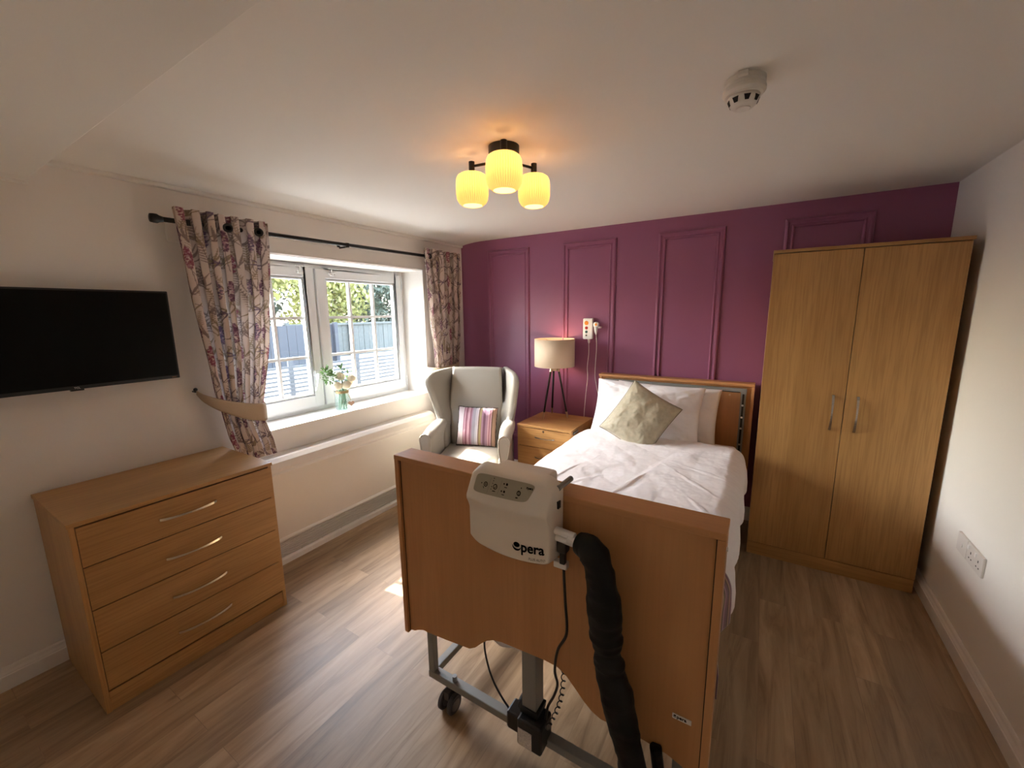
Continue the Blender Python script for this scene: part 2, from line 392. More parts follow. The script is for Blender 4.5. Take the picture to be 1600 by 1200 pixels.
def bez(pts, n=12):
    """smooth Catmull-Rom path through points"""
    P = [Vector(p) for p in pts]; P = [P[0] * 2 - P[1]] + P + [P[-1] * 2 - P[-2]]; out = []
    for i in range(1, len(P) - 2):
        for k in range(n):
            t = k / n
            a, b, c, d = P[i - 1], P[i], P[i + 1], P[i + 2]
            out.append(0.5 * ((2 * b) + (c - a) * t + (2 * a - 5 * b + 4 * c - d) * t * t + (3 * b - a - 3 * c + d) * t ** 3))
    out.append(P[-2]); return out

# ------------------------------------------------------------------ the room
W, H, YB = 3.379, 2.164, -4.9
BEAMY, BEAMZ = -2.763, 2.053
OY0, OY1, OZ0, OZ1 = -2.14, -0.545, 0.803, 1.868      # window opening
struct('floor', MB().box(-0.36, W + 0.12, YB - 0.12, 0.12, -0.06, 0.0), FLOOR, 'light oak vinyl plank floor running towards the plum wall')
struct('ceiling', MB().box(-0.36, W + 0.12, YB - 0.12, 0.12, H, H + 0.08), CEIL, 'plain off-white ceiling above the bed')
struct('trim_1', MB().box(0.0, W, YB, BEAMY, BEAMZ, H), CEIL, 'lower boxed-in section of ceiling at the near side of the room', bevel=0.004)
struct('wall_back', MB().box(-0.36, W + 0.12, 0.0, 0.12, 0, H), PURPLE, 'plum painted wall with raised panel mouldings behind the bed')
struct('wall_right', MB().box(W, W + 0.12, YB, 0.0, 0, H), WALL, 'plain off-white wall on the right of the wardrobe')
struct('wall_front', MB().box(-0.36, W + 0.12, YB - 0.12, YB, 0, H), WALL)
mb = MB()
Q0, Q1 = -4.36, -4.04  # opening cut for the added fill window
mb.box(-0.36, 0, YB, Q0, 0, H); mb.box(-0.36, 0, Q1, OY0, 0, H); mb.box(-0.36, 0, Q0, Q1, 0, OZ0 - 0.03); mb.box(-0.36, 0, Q0, Q1, OZ1, H); mb.box(-0.36, 0, OY1, 0, 0, H); mb.box(-0.36, 0, OY0, OY1, 0, OZ0 - 0.03); mb.box(-0.36, 0, OY0, OY1, OZ1, H)
struct('wall_left', mb, WALL, 'off-white wall with the window and the television')
# cove strip where the ceiling rolls down to the window wall
mb = MB()
pr = [(0.0, H), (0.24, H), (0.17, H - 0.003), (0.10, H - 0.009), (0.05, H - 0.015), (0.020, H - 0.022), (0.020, H - 0.034), (0.014, H - 0.041), (0.0, H - 0.043)]
mb.prism(pr, 1, BEAMY, 0.0)
autosmooth(struct('trim_2', mb, CEIL, 'shallow rounded strip where the ceiling meets the window wall'), 50)
mb = MB(); mb.prism([(0.0, BEAMZ), (0.05, BEAMZ), (0.014, BEAMZ - 0.010), (0.014, BEAMZ - 0.018), (0.0, BEAMZ - 0.022)], 1, YB, BEAMY)
struct('trim_3', mb, CEIL, 'thin strip under the lower ceiling on the television wall')
# wall panel mouldings
prof = [(0.0, 0.0), (0.003, 0.010), (0.010, 0.015), (0.018, 0.015), (0.024, 0.007), (0.036, 0.006), (0.042, 0.011), (0.048, 0.011), (0.054, 0.0)]
for k, (x0, x1, lab) in enumerate([(0.310, 0.752, 'behind the armchair'), (1.072, 1.528, 'behind the bedside lamp'), (1.839, 2.281, 'above the headboard'), (2.613, 3.053, 'behind the wardrobe')]):
    z0, z1 = 0.33, 2.066
    mb = MB(); vs = []; fs = []
    for (d, h) in prof:
        for (x, z) in ((x0 + d, z0 + d), (x1 - d, z0 + d), (x1 - d, z1 - d), (x0 + d, z1 - d)): vs.append((x, -h, z))
    for i in range(len(prof) - 1):
        for q in range(4):
            q2 = (q + 1) % 4; fs.append((i * 4 + q, i * 4 + q2, (i + 1) * 4 + q2, (i + 1) * 4 + q))
    mb.add(vs, fs)
    struct('trim_%d' % (4 + k), mb, PURPLE, 'plum rectangular panel moulding on the wall ' + lab)
# skirting boards
SK = [(0.0, 0.0), (0.018, 0.0), (0.018, 0.062), (0.015, 0.066), (0.015, 0.070), (0.010, 0.080), (0.008, 0.090), (0.004, 0.096), (0.0, 0.097)]
mb = MB().prism([(W - a, b) for a, b in SK], 1, YB, 0.0)
struct('baseboard_right', mb, GLOSSW, 'white moulded skirting board along the right wall')
mb = MB().prism([(a, b) for a, b in SK], 1, YB, -2.215)
struct('baseboard_left', mb, GLOSSW, 'white moulded skirting board under the television')
mb = MB().prism([(-a, b) for a, b in SK], 0, 0.02, W - 0.02)
struct('baseboard_back', mb, GLOSSW, 'white skirting board below the plum wall')
# board above the window
mb = MB().box(0, 0.013, -2.335, -0.555, 1.882, 1.962); mb.box(0, 0.020, -2.335, -0.555, 1.872, 1.884)
struct('trim_8', mb, WALL, 'flat board with a thin bead above the window opening', bevel=0.002)

# ------------------------------------------------------------------ window
WX = -0.235                                   # inner face of the casements
win = thing('window_1', 'white double casement window with small square panes over the deep sill', 'window', (WX, -1.39, 0.80))
del win['category']; win['kind'] = 'structure'
def frame_mb(y0, y1, z0, z1, t, xa, xb, tb=None):
    tb = tb or t
    m = MB(); m.box(xa, xb, y0, y0 + t, z0, z1); m.box(xa, xb, y1 - t, y1, z0, z1)
    m.box(xa, xb, y0 + t, y1 - t, z1 - t, z1); m.box(xa, xb, y0 + t, y1 - t, z0, z0 + tb); return m
obj('window_frame', frame_mb(OY0, OY1, OZ0, OZ1, 0.035, WX - 0.075, WX - 0.018), UPVC, win, bevel=0.003)
def casement(y0, y1, hinge):
    z0, z1 = 0.832, 1.838
    c = obj('casement', frame_mb(y0, y1, z0, z1, 0.070, WX - 0.060, WX, 0.088), UPVC, win, bevel=0.008)
    gy0, gy1, gz0, gz1 = y0 + 0.07, y1 - 0.07, z0 + 0.088, z1 - 0.07
    obj('seal', frame_mb(gy0 - 0.002, gy1 + 0.002, gz0 - 0.002, gz1 + 0.002, 0.005, WX - 0.012, WX - 0.008), SEAL, c)
    obj('bead', frame_mb(gy0 + 0.003, gy1 - 0.003, gz0 + 0.003, gz1 - 0.003, 0.013, WX - 0.05, WX - 0.010), UPVC, c, bevel=0.003)
    obj('glass_pane', MB().box(WX - 0.038, WX - 0.032, gy0, gy1, gz0, gz1), GLASS, c)
    m = MB()
    for k in (1, 2):
        y = gy1 - 0.228 * k; z = gz0 + (gz1 - gz0) * k / 3
        for xa, xb in ((WX - 0.032, WX - 0.022), (WX - 0.048, WX - 0.038)):
            m.box(xa, xb, y - 0.010, y + 0.010, gz0, gz1); m.box(xa + 0.001, xb - 0.001, gy0, gy1, z - 0.010, z + 0.010)
    obj('glazing_bars', m, UPVC, c)
    return c
cl = casement(OY0 + 0.032, -1.412, 0); cr = casement(-1.396, OY1 - 0.032, 1)
obj('centre_post', MB().box(WX - 0.075, WX - 0.022, -1.43, -1.378, OZ0 + 0.03, OZ1 - 0.03), UPVC, win)
for y, ang, par in ((-1.462, 0.55, cl), (-1.352, 0.0, cr)):
    m = MB().tube([(WX, y, 1.07), (WX + 0.010, y, 1.07)], 0.0165, 16)
    m.box(WX, WX + 0.009, y - 0.012, y + 0.012, 1.035, 1.105)
    m.tube(bez([(WX + 0.008, y, 1.075), (WX + 0.034, y, 1.07), (WX + 0.036, y - 0.01 * (1 if ang else 0), 1.03), (WX + 0.034, y - 0.055 * ang, 0.96)], 6), [0.008] * 10 + [0.007] * 9, 10)
    obj('handle', m, UPVC, par, bevel=0.0, smooth=False)
    obj('handle_lock', MB().lathe((WX + 0.042, y, 1.052), [(0.0035, -0.003), (0.0035, 0.002)], 10, 'x'), SEAL, par)
for y, par in ((-1.515, cl), (-1.27, cr)):
    m = MB().box(WX, WX + 0.018, y - 0.018, y + 0.018, 1.792, 1.812); m.box(WX, WX + 0.01, y - 0.03, y + 0.03, 1.80, 1.806)
    m.tube([(WX + 0.012, y - 0.03, 1.842), (WX + 0.012, y + 0.09, 1.842)], 0.004, 8)
    m.tube([(WX + 0.012, y, 1.80), (WX + 0.012, y, 1.845)], 0.004, 8)
    obj('restrictor', m, UPVC, par)
    obj('restrictor_lock', MB().lathe((WX + 0.019, y + 0.016, 1.800), [(0.004, -0.002), (0.004, 0.001)], 10, 'x'), SEAL, par)
for z in (0.90, 1.76):
    obj('hinge', MB().tube([(WX + 0.004, OY1 - 0.030, z - 0.04), (WX + 0.004, OY1 - 0.030, z + 0.04)], 0.007, 10), UPVC, cr)
obj('window_sill', MB().box(WX - 0.03, 0.0, OY0, OY1, OZ0 - 0.03, OZ0), GLOSSW, win)

w2 = thing('fill_window', 'white single casement window added out of view on the television wall to light the footboard', 'window', (WX, -4.15, 0.80))  # added, unseen window: daylight fill for the near face of the footboard
del w2['category']; w2['kind'] = 'structure'
obj('window_frame', frame_mb(Q0, Q1, OZ0, OZ1, 0.06, WX - 0.07, WX), UPVC, w2, bevel=0.003)
obj('glass_pane', MB().box(WX - 0.038, WX - 0.032, Q0 + 0.06, Q1 - 0.06, OZ0 + 0.06, OZ1 - 0.06), GLASS, w2)
obj('window_sill', MB().box(WX - 0.03, 0.0, Q0, Q1, OZ0 - 0.03, OZ0), GLOSSW, w2)

# ------------------------------------------------------------------ radiator cover
RX, RZ, RY0, RY1 = 0.158, 0.655, -2.205, -0.615
rad = thing('radiator_cover', 'long cream low-surface radiator cover with a slatted grille, under the window', 'radiator', (0.0, -1.41, 0))
mb = MB()
mb.prism([(0.001, 0.150), (RX - 0.006, 0.150), (RX - 0.006, RZ - 0.085), (RX - 0.018, RZ - 0.072), (RX - 0.018, RZ - 0.058), (RX - 0.035, RZ - 0.022), (RX - 0.060, RZ - 0.004), (RX - 0.075, RZ), (0.001, RZ)], 1, RY0, RY1)
obj('front_panel', mb, RADW, rad, bevel=0.003)
mb = MB().prism([(0.001, 0.0), (RX + 0.002, 0.0), (RX + 0.002, 0.030), (RX - 0.012, 0.040), (0.001, 0.040)], 1, RY0, RY1)
obj('plinth', mb, GLOSSW, rad)
mb = MB().prism([(0.12, 0.150), (RX + 0.002, 0.150), (RX + 0.006, 0.158), (RX - 0.002, 0.170), (RX - 0.008, 0.172), (0.12, 0.172)], 1, RY0, RY1)
obj('moulding_strip', mb, GLOSSW, rad)
mb = MB()
for k in range(9):
    z = 0.047 + k * 0.0115
    mb.prism([(RX - 0.030, z + 0.004), (RX - 0.008, z), (RX - 0.008, z + 0.0075), (RX - 0.030, z + 0.0095)], 1, RY0, RY1)
for y in np.linspace(RY0 + 0.005, RY1 - 0.005, 12): mb.box(RX - 0.040, RX - 0.012, y - 0.003, y + 0.003, 0.04, 0.15)
obj('grille', mb, RADG, rad)
mb = MB().box(0.003, 0.09, RY0 + 0.02, RY1 - 0.03, 0.045, 0.149)
obj('heating_element', mb, mat('grille_void', (0.30, 0.27, 0.24), 0.8), rad)
mb = MB()
for k in range(7):
    x = 0.016 + k * 0.009
    mb.box(x, x + 0.005, RY0 + 0.02, RY1 - 0.02, RZ - 0.001, RZ + 0.002)
obj('top_grille', mb, RADG, rad)

# ------------------------------------------------------------------ curtains with a woven flower pattern
def flower_cloth(Wc, Hc, res, seed):
    """an all-over print of leaves, reeds and lavender heads, rasterised to a grid"""
    rng = random.Random(seed)
    nx, ny = int(Wc / res) + 1, int(Hc / res) + 1
    img = np.empty((ny, nx, 3), np.float32); img[:] = srgb(200, 184, 174)[:3]
    X, Y = np.meshgrid(np.arange(nx) * res, np.arange(ny) * res)
    def dab(x, y, rx, ry, ang, col, a):
        R = max(rx, ry) * 1.3 + res
        i0, i1 = int(max(0, (x - R) / res)), int(min(nx, (x + R) / res + 2)); j0, j1 = int(max(0, (y - R) / res)), int(min(ny, (y + R) / res + 2))
        if i0 >= i1 or j0 >= j1: return
        dx = X[j0:j1, i0:i1] - x; dy = Y[j0:j1, i0:i1] - y
        c, s = math.cos(ang), math.sin(ang)
        u = (dx * c + dy * s) / rx; v = (-dx * s + dy * c) / ry
        m = np.clip((1.15 - np.sqrt(u * u + v * v)) * 3.0, 0, 1)[..., None] * a
        img[j0:j1, i0:i1] = img[j0:j1, i0:i1] * (1 - m) + np.array(col[:3], np.float32) * m
    def stroke(x, y, L, ang, bend, wmax, col, a):
        n = max(5, int(L / (res * 1.3)))
        for k in range(n):
            t = k / (n - 1); an = ang + bend * (t - 0.5)
            dab(x, y, L / n * 0.9, max(res * 0.7, 1.25 * wmax * math.sin(PI * min(0.97, t * 0.95 + 0.04))), an, col, a)
            x += math.cos(an) * L / n; y += math.sin(an) * L / n
        return x, y
    grey = srgb(124, 108, 103); pale = srgb(160, 142, 124); plum = srgb(100, 66, 84); wine = srgb(128, 66, 82); olive = srgb(134, 118, 96); violet = srgb(96, 78, 98); mauve = srgb(165, 130, 140)
    def sprig(x, y, s, col):
        for k in range(15):
            t = k / 14; w = 0.016 * s * math.sin(PI * (0.12 + 0.82 * t))
            for q in range(7):
                dab(x + rng.uniform(-w, w), y + (t - 0.5) * 0.085 * s + rng.uniform(-.003, .003), 0.0042 * s, 0.0034 * s, rng.uniform(0, 3), col if rng.random() < .75 else mauve, 0.85)
        stroke(x, y - 0.04 * s, 0.10 * s, -PI / 2 + rng.uniform(-.2, .2), rng.uniform(-.5, .5), 0.0016, grey, 0.8)
    def reeds(x, y, s, col):
        for k in range(rng.randint(5, 8)):
            an = PI / 2 + rng.uniform(-1.0, 1.0)
            stroke(x + rng.uniform(-.01, .01), y, rng.uniform(0.07, 0.13) * s, an, rng.uniform(-1.0, 1.0), rng.uniform(.002, .0042), col, 0.85)
    def fern(x, y, s, col, ang):
        for k in range(8):
            t = k / 7; px = x + math.cos(ang) * t * 0.09 * s; py = y + math.sin(ang) * t * 0.09 * s
            for sd in (-1, 1):
                stroke(px, py, 0.026 * s * (1 - t * 0.6), ang + sd * 0.95, 0.3 * sd, 0.0026, col, 0.75)
        stroke(x, y, 0.10 * s, ang, 0.1, 0.0014, col, 0.8)
    def dragonfly(x, y, s, col):
        stroke(x - 0.02 * s, y - 0.03 * s, 0.085 * s, 1.1, 0.3, 0.0028, col, 0.9)
        for a in (0.1, -0.45, 2.6, 3.2): stroke(x, y, 0.045 * s, a, 0.3, 0.0038, col, 0.75)
    gx, gy = 0.098, 0.118
    for j in range(-1, int(Hc / gy) + 2):
        for i in range(-1, int(Wc / gx) + 2):
            x = (i + (0.5 if j % 2 else 0) + rng.uniform(-.16, .16)) * gx; y = (j + rng.uniform(-.16, .16)) * gy
            k = (i * 2 + j * 3) % 6
            reeds(x + gx * 0.4, y - 0.02, rng.uniform(.8, 1.15), rng.choice([grey, grey, olive]))
            fern(x + gx * 0.2, y + gy * 0.35, rng.uniform(.7, 1.1), rng.choice([pale, olive]), PI / 2 + rng.uniform(-.7, .7))
            if k in (0, 3): sprig(x, y, 1.1, wine if k else plum)
            elif k == 1: dragonfly(x, y, 1.1, violet)
            elif k == 4: sprig(x, y, 1.0, violet)
            else: fern(x, y, 1.1, grey, PI / 2 + rng.uniform(-.5, .5))
    return img, nx, ny
def cloth_material():
    m = bpy.data.materials.new('floral_curtain_fabric'); m.use_nodes = True; n = m.node_tree.nodes; l = m.node_tree.links
    for x in list(n): n.remove(x)
    o = n.new('ShaderNodeOutputMaterial'); at = n.new('ShaderNodeAttribute'); at.attribute_name = 'print'
    d = n.new('ShaderNodeBsdfDiffuse'); t = n.new('ShaderNodeBsdfTranslucent'); mx = n.new('ShaderNodeMixShader'); mx.inputs[0].default_value = 0.22
    l.new(at.outputs['Color'], d.inputs[0]); l.new(at.outputs['Color'], t.inputs[0])
    l.new(d.outputs[0], mx.inputs[1]); l.new(t.outputs[0], mx.inputs[2]); l.new(mx.outputs[0], o.inputs[0])
    return m
CLOTH = cloth_material()
def curtain(parent, prof, nf, Wc, seed, res, X0=0.120, phase=0.0):
    """prof = [(z, y_left, y_right, amp)] from the top down"""
    Hc = prof[0][0] - prof[-1][0]
    img, nx, ny = flower_cloth(Wc, Hc, res, seed)
    zs = np.array([p[0] for p in prof])[::-1]; A = np.array(prof)[::-1]
    vs = []
    for j in range(ny):
        z = prof[-1][0] + Hc * j / (ny - 1)
        yl, yr, am = (np.interp(z, zs, A[:, q]) for q in (1, 2, 3))
        am_ = am
        for i in range(nx):
            u = i / (nx - 1)
            uu = u + 0.018 * math.sin(u * 9.1 + seed) + 0.006 * math.sin(z * 5 + u * 4)
            ph = 2 * PI * nf * uu + phase
            amp = am_ * (1 + 0.22 * math.sin(u * 17 + seed * 2 + z * 1.2))
            y = yl + (yr - yl) * u + 0.010 * math.sin(ph * 2) * am_ / 0.035
            x = X0 + amp * (2 * abs(math.sin(ph / 2)) ** 0.7 - 1.15) + 0.004 * math.sin(z * 11 + u * 13)
            x += 0.006 * noise.noise(Vector((u * 6, z * 5, seed)))
            vs.append((x, y, z))
    fs = [(j * nx + i, j * nx + i + 1, (j + 1) * nx + i + 1, (j + 1) * nx + i) for j in range(ny - 1) for i in range(nx - 1)]
    mb = MB().add(vs, fs)
    o = obj('drape', mb, CLOTH, parent, smooth=True, weld=False)
    ca = o.data.color_attributes.new('print', 'FLOAT_COLOR', 'POINT')
    flat = np.ones((nx * ny, 4), np.float32); flat[:, :3] = img.reshape(-1, 3)
    ca.data.foreach_set('color', flat.ravel())
    return o
def tieback(parent, pts_, hk):
    """a band from the wall hook round the front of the gathered curtain"""
    path = bez([p[:3] for p in pts_], 8); ws = np.interp(np.linspace(0, len(pts_) - 1, len(path)), range(len(pts_)), [p[3] for p in pts_])
    n = len(path); hook_y, hook_z = hk
    mb = MB()
    def fn(u, v):
        i = min(n - 1, int(round(u * (n - 1)))); p = path[i]
        return (p.x + 0.004 * math.sin(v * PI), p.y, p.z + (v - 0.5) * 2 * ws[i])
    mb.grid(n, 7, fn)
    obj('tieback', mb, BEIGEF, parent, smooth=True, solid=0.004)
    mb = MB().tube([(0.0, hook_y, hook_z + 0.01), (0.03, hook_y, hook_z + 0.01), (0.034, hook_y, hook_z + 0.02)], 0.005, 8); mb.ball((0.034, hook_y, hook_z + 0.022), 0.010)
    obj('hook', mb, BLACKM, parent, smooth=True)
RODX = 0.095
cuL = thing('curtain', 'floral lavender-print eyelet curtain beside the television, tied back with a beige band', 'curtain', (RODX, -2.12, 0.69), 0.0, 'floral curtains on the black rod')
curtain(cuL, [(2.018, -2.345, -1.900, 0.030), (1.9, -2.337, -1.905, 0.030), (1.6, -2.318, -1.925, 0.030), (1.3, -2.290, -1.965, 0.028), (1.1, -2.272, -2.010, 0.026), (1.0, -2.252, -2.035, 0.024), (0.93, -2.244, -2.038, 0.024), (0.85, -2.236, -2.02, 0.030), (0.78, -2.218, -2.005, 0.032), (0.705, -2.214, -1.995, 0.032)], 7.0, 0.66, 3, 0.0026, phase=0.9)
tieback(cuL, [(0.035, -2.318, 1.112, .012), (0.10, -2.312, 1.085, .022), (0.150, -2.262, 1.045, .034), (0.166, -2.16, 0.995, .046), (0.158, -2.055, 0.965, .052), (0.10, -2.012, 0.965, .050), (0.03, -2.03, 0.98, .04)], (-2.318, 1.105))
cuR = thing('curtain', 'floral eyelet curtain in the corner behind the armchair, lit from the window', 'curtain', (RODX, -0.42, 0.72), 0.0, 'floral curtains on the black rod')
curtain(cuR, [(2.035, -0.650, -0.205, 0.036), (1.9, -0.645, -0.205, 0.036), (1.6, -0.625, -0.215, 0.036), (1.3, -0.600, -0.235, 0.030), (1.08, -0.575, -0.262, 0.026), (1.0, -0.565, -0.27, 0.024), (0.90, -0.575, -0.28, 0.032), (0.71, -0.590, -0.30, 0.034)], 5.0, 0.56, 11, 0.0030, phase=2.4)
tieback(cuR, [(0.035, -0.235, 1.075, .012), (0.12, -0.245, 1.05, .022), (0.158, -0.31, 1.02, .034), (0.165, -0.42, 1.0, .046), (0.155, -0.55, 0.99, .05), (0.09, -0.59, 0.99, .05), (0.03, -0.58, 1.0, .04)], (-0.235, 1.07))
rod = thing('curtain_rod', 'black metal curtain rod with round end caps above the window', 'curtain rod', (RODX, -1.3, 1.965))
RZL, RZR = 1.958, 1.985
def rodz(y): return RZL + (RZR - RZL) * (y + 2.40) / 2.22
obj('pole', MB().tube([(RODX, -2.385, rodz(-2.385)), (RODX, -0.20, rodz(-0.20))], 0.0115, 14), BLACKM, rod, smooth=True)
for y, s in ((-2.40, -1), (-0.185, 1)):
    obj('finial', MB().lathe((RODX, y, rodz(y)), [(0.001, -0.02), (0.019, -0.018), (0.021, -0.006), (0.021, 0.008), (0.016, 0.016), (0.013, 0.03)] if s < 0 else [(0.013, -0.03), (0.016, -0.016), (0.021, -0.008), (0.021, 0.006), (0.019, 0.018), (0.001, 0.02)], 18, 'y'), BLACKM, rod, smooth=True)
for y in (-2.27, -1.36, -0.23):
    m = MB().tube([(0.0, y, rodz(y) - 0.012), (RODX, y, rodz(y) - 0.012)], 0.006, 8); m.box(0.0, 0.006, y - 0.010, y + 0.010, rodz(y) - 0.055, rodz(y) + 0.02)
    m.tube([(RODX, y, rodz(y) - 0.016), (RODX, y, rodz(y) + 0.012)], 0.0145, 12)
    obj('bracket', m, BLACKM, rod)
def ring(c, R, r, ax):
    m = MB(); n, k = 22, 8; vs = []; fs = []
    for i in range(n):
        a = 2 * PI * i / n
        for j in range(k):
            b = 2 * PI * j / k; rr = R + r * math.cos(b)
            p = Vector((rr * math.cos(a), rr * math.sin(a), r * 0.6 * math.sin(b)))
            vs.append(p)
    for i in range(n):
        for j in range(k):
            fs.append((i * k + j, ((i + 1) % n) * k + j, ((i + 1) % n) * k + (j + 1) % k, i * k + (j + 1) % k))
    q = Vector((0, 0, 1)).rotation_difference(Vector(ax)).to_matrix()
    return m.add([q @ v + Vector(c) for v in vs], fs)
for y in (-2.30, -2.215, -2.135, -2.055, -1.972): obj('eyelet', ring((RODX + 0.012, y, rodz(y)), 0.022, 0.006, (0.55, 1, 0)), BLACKM, cuL, smooth=True)
for y in (-0.615, -0.52, -0.42, -0.33, -0.24): obj('eyelet', ring((RODX + 0.012, y, rodz(y)), 0.022, 0.006, (0.55, 1, 0)), BLACKM, cuR, smooth=True)
for c_, y in ((cuL, -2.118), (cuL, -1.965), (cuR, -0.615)):
    m_ = ring((0.151, y, rodz(y) - 0.008), 0.017, 0.006, (1, -0.45, 0)); m_.lathe((0.146, y, rodz(y) - 0.008), [(0.001, 0.0), (0.017, 0.0)], 18, 'x')
    obj('front_eyelet', m_, BLACKM, c_, smooth=True)

# ------------------------------------------------------------------ television
tv = thing('television', 'flat black television mounted on the wall left of the window', 'television', (0.0, -2.77, 1.41))
obj('casing', MB().box(0.048, 0.084, -3.14, -2.392, 1.206, 1.626), BLACKP, tv, bevel=0.003)
obj('screen', MB().box(0.084, 0.0875, -3.132, -2.400, 1.222, 1.618), SCREEN, tv)
obj('wall_bracket', MB().box(0.0, 0.048, -2.90, -2.62, 1.30, 1.52), BLACKM, tv)
obj('sensor_bar', MB().box(0.066, 0.086, -2.775, -2.735, 1.200, 1.2075), BLACKP, tv)
obj('maker_logo', text_mb('TCL', 0.0105, lambda u, v, w_: (0.0868 + w_, -2.765 + u, 1.2095 + v), 0.0012), WHITEP, tv)
obj('corner_mark', MB().box(0.0870, 0.0880, -2.425, -2.408, 1.2125, 1.2155), mat('dull_gold_print', (0.20, 0.09, 0.03), 0.4), tv)

# ------------------------------------------------------------------ bow handles
def bow(p0, p1, out, bowh, wd=0.008, th=0.0035, n=14):
    p0, p1, out = Vector(p0), Vector(p1), Vector(out); side = (p1 - p0).normalized().cross(out)
    m = MB(); vs = []; fs = []
    for i in range(n + 1):
        t = i / n; h = bowh * (1 - (2 * t - 1) ** 2) ** 0.75 if 0 < t < 1 else 0
        c = p0.lerp(p1, t) + out * h; w_ = wd * (0.65 + 0.35 * abs(2 * t - 1))
        for a, b in ((-1, 0), (1, 0), (1, 1), (-1, 1)): vs.append(c + side * a * w_ * 0.5 + out * (b * th))
    for i in range(n):
        for k in range(4):
            k2 = (k + 1) % 4; fs.append((i * 4 + k, i * 4 + k2, i * 4 + 4 + k2, i * 4 + 4 + k))
    fs += [(0, 1, 2, 3), (n * 4 + 3, n * 4 + 2, n * 4 + 1, n * 4)]
    m.add(vs, fs)
    return m

# ------------------------------------------------------------------ chest of drawers
cx1, cy0, cy1, cz = 0.517, -2.933, -2.229, 0.788
ch = thing('chest_of_drawers', 'oak-effect four-drawer chest with bowed chrome handles under the television', 'chest of drawers', (0.27, -2.58, 0))
obj('top', MB().box(0.020, cx1 + 0.004, cy0 - 0.004, cy1 + 0.004, cz - 0.016, cz), OAK[1], ch, bevel=0.0015)
for y in (cy0, cy1 - 0.016): obj('side_panel', MB().box(0.022, cx1 - 0.001, y, y + 0.016, 0, cz - 0.016), OAK[2], ch, bevel=0.001)
obj('back_panel', MB().box(0.022, 0.028, cy0 + 0.016, cy1 - 0.016, 0.02, cz - 0.016), OAK[2], ch)
obj('plinth', MB().box(cx1 - 0.020, cx1 - 0.006, cy0 + 0.016, cy1 - 0.016, 0, 0.082), OAK[1], ch)
obj('inner_case', MB().box(0.04, cx1 - 0.024, cy0 + 0.017, cy1 - 0.017, 0.085, cz - 0.018), DARKGAP, ch)
zz = [0.090, 0.257, 0.434, 0.609, 0.766]
for k in range(4):
    d = obj('drawer', MB().box(cx1 - 0.020, cx1 - 0.0005, cy0 + 0.0175, cy1 - 0.003, zz[k] + 0.0018, zz[k + 1] - 0.0018), OAK[1], ch, bevel=0.001)
    hz = zz[k] + 0.082
    obj('handle', bow((cx1, -2.684, hz), (cx1, -2.478, hz), (1, 0, 0), 0.024, 0.011, 0.005), CHROME, d, smooth=False)

# ------------------------------------------------------------------ wardrobe
wx0, wx1, wyf, wh = 2.566, 3.338, -0.471, 1.826
wd = thing('wardrobe', 'tall two-door oak-effect wardrobe standing right of the bed', 'wardrobe', (2.95, -0.25, 0))
obj('top', MB().box(wx0 - 0.003, wx1 + 0.006, wyf - 0.008, -0.021, wh - 0.017, wh), OAK[0], wd, bevel=0.0015)
for x in (wx0, wx1 - 0.016): obj('side_panel', MB().box(x, x + 0.016, wyf + 0.018, -0.024, 0, wh - 0.017), OAK[2], wd, bevel=0.001)
obj('back_panel', MB().box(wx0 + 0.016, wx1 - 0.016, -0.032, -0.026, 0.0, wh - 0.017), OAK[2], wd)
obj('plinth', MB().box(wx0 + 0.001, wx1 - 0.001, wyf + 0.003, wyf + 0.017, 0, 0.078), OAK[0], wd, bevel=0.001)
obj('inner_case', MB().box(wx0 + 0.018, wx1 - 0.018, wyf + 0.022, -0.034, 0.08, wh - 0.02), DARKGAP, wd)
xm = 2.954
for x0, x1, hx in ((wx0, xm - 0.0015, 2.902), (xm + 0.0015, wx1, 3.007)):
    d = obj('door', MB().box(x0, x1, wyf, wyf + 0.017, 0.082, wh - 0.0205), OAK[2], wd, bevel=0.001)
    obj('handle', bow((hx, wyf, 0.845), (hx, wyf, 1.042), (0, -1, 0), 0.022, 0.012, 0.005), CHROME, d)

# ------------------------------------------------------------------ bedside cabinet
nx0, nx1, ny0, ny1, nz = 0.916, 1.380, -0.508, -0.050, 0.627
nt_ = thing('bedside_cabinet', 'small oak-effect three-drawer bedside cabinet between armchair and bed', 'bedside cabinet', (1.148, -0.28, 0))
obj('top', MB().box(nx0 - 0.003, nx1 + 0.003, ny0 - 0.004, ny1, nz - 0.018, nz), OAK[0], nt_, bevel=0.0015)
for x in (nx0, nx1 - 0.016): obj('side_panel', MB().box(x, x + 0.016, ny0 + 0.001, ny1, 0, nz - 0.018), OAK[2], nt_, bevel=0.001)
obj('back_panel', MB().box(nx0 + 0.016, nx1 - 0.016, ny1 - 0.006, ny1, 0.02, nz - 0.018), OAK[2], nt_)
obj('plinth', MB().box(nx0 + 0.016, nx1 - 0.016, ny0 + 0.008, ny0 + 0.022, 0, 0.07), OAK[0], nt_)
obj('inner_case', MB().box(nx0 + 0.018, nx1 - 0.018, ny0 + 0.024, ny1 - 0.01, 0.08, nz - 0.02), DARKGAP, nt_)
dz = [0.075, 0.262, 0.452, 0.606]
for k in range(3):
    d = obj('drawer', MB().box(nx0 + 0.004, nx1 - 0.004, ny0 - 0.0005, ny0 + 0.018, dz[k] + 0.002, dz[k + 1] - 0.002), OAK[0], nt_, bevel=0.001)
    hz = dz[k] + 0.085 if k == 2 else dz[k] + 0.11
    obj('handle', bow((1.072, ny0, hz), (1.246, ny0, hz), (0, -1, 0), 0.022, 0.010, 0.005), CHROME, d)
    if k == 2: obj('lock', MB().lathe((1.150, ny0 - 0.003, 0.588), [(0.008, 0.0), (0.008, 0.004)], 16, 'y'), CHROME, d)
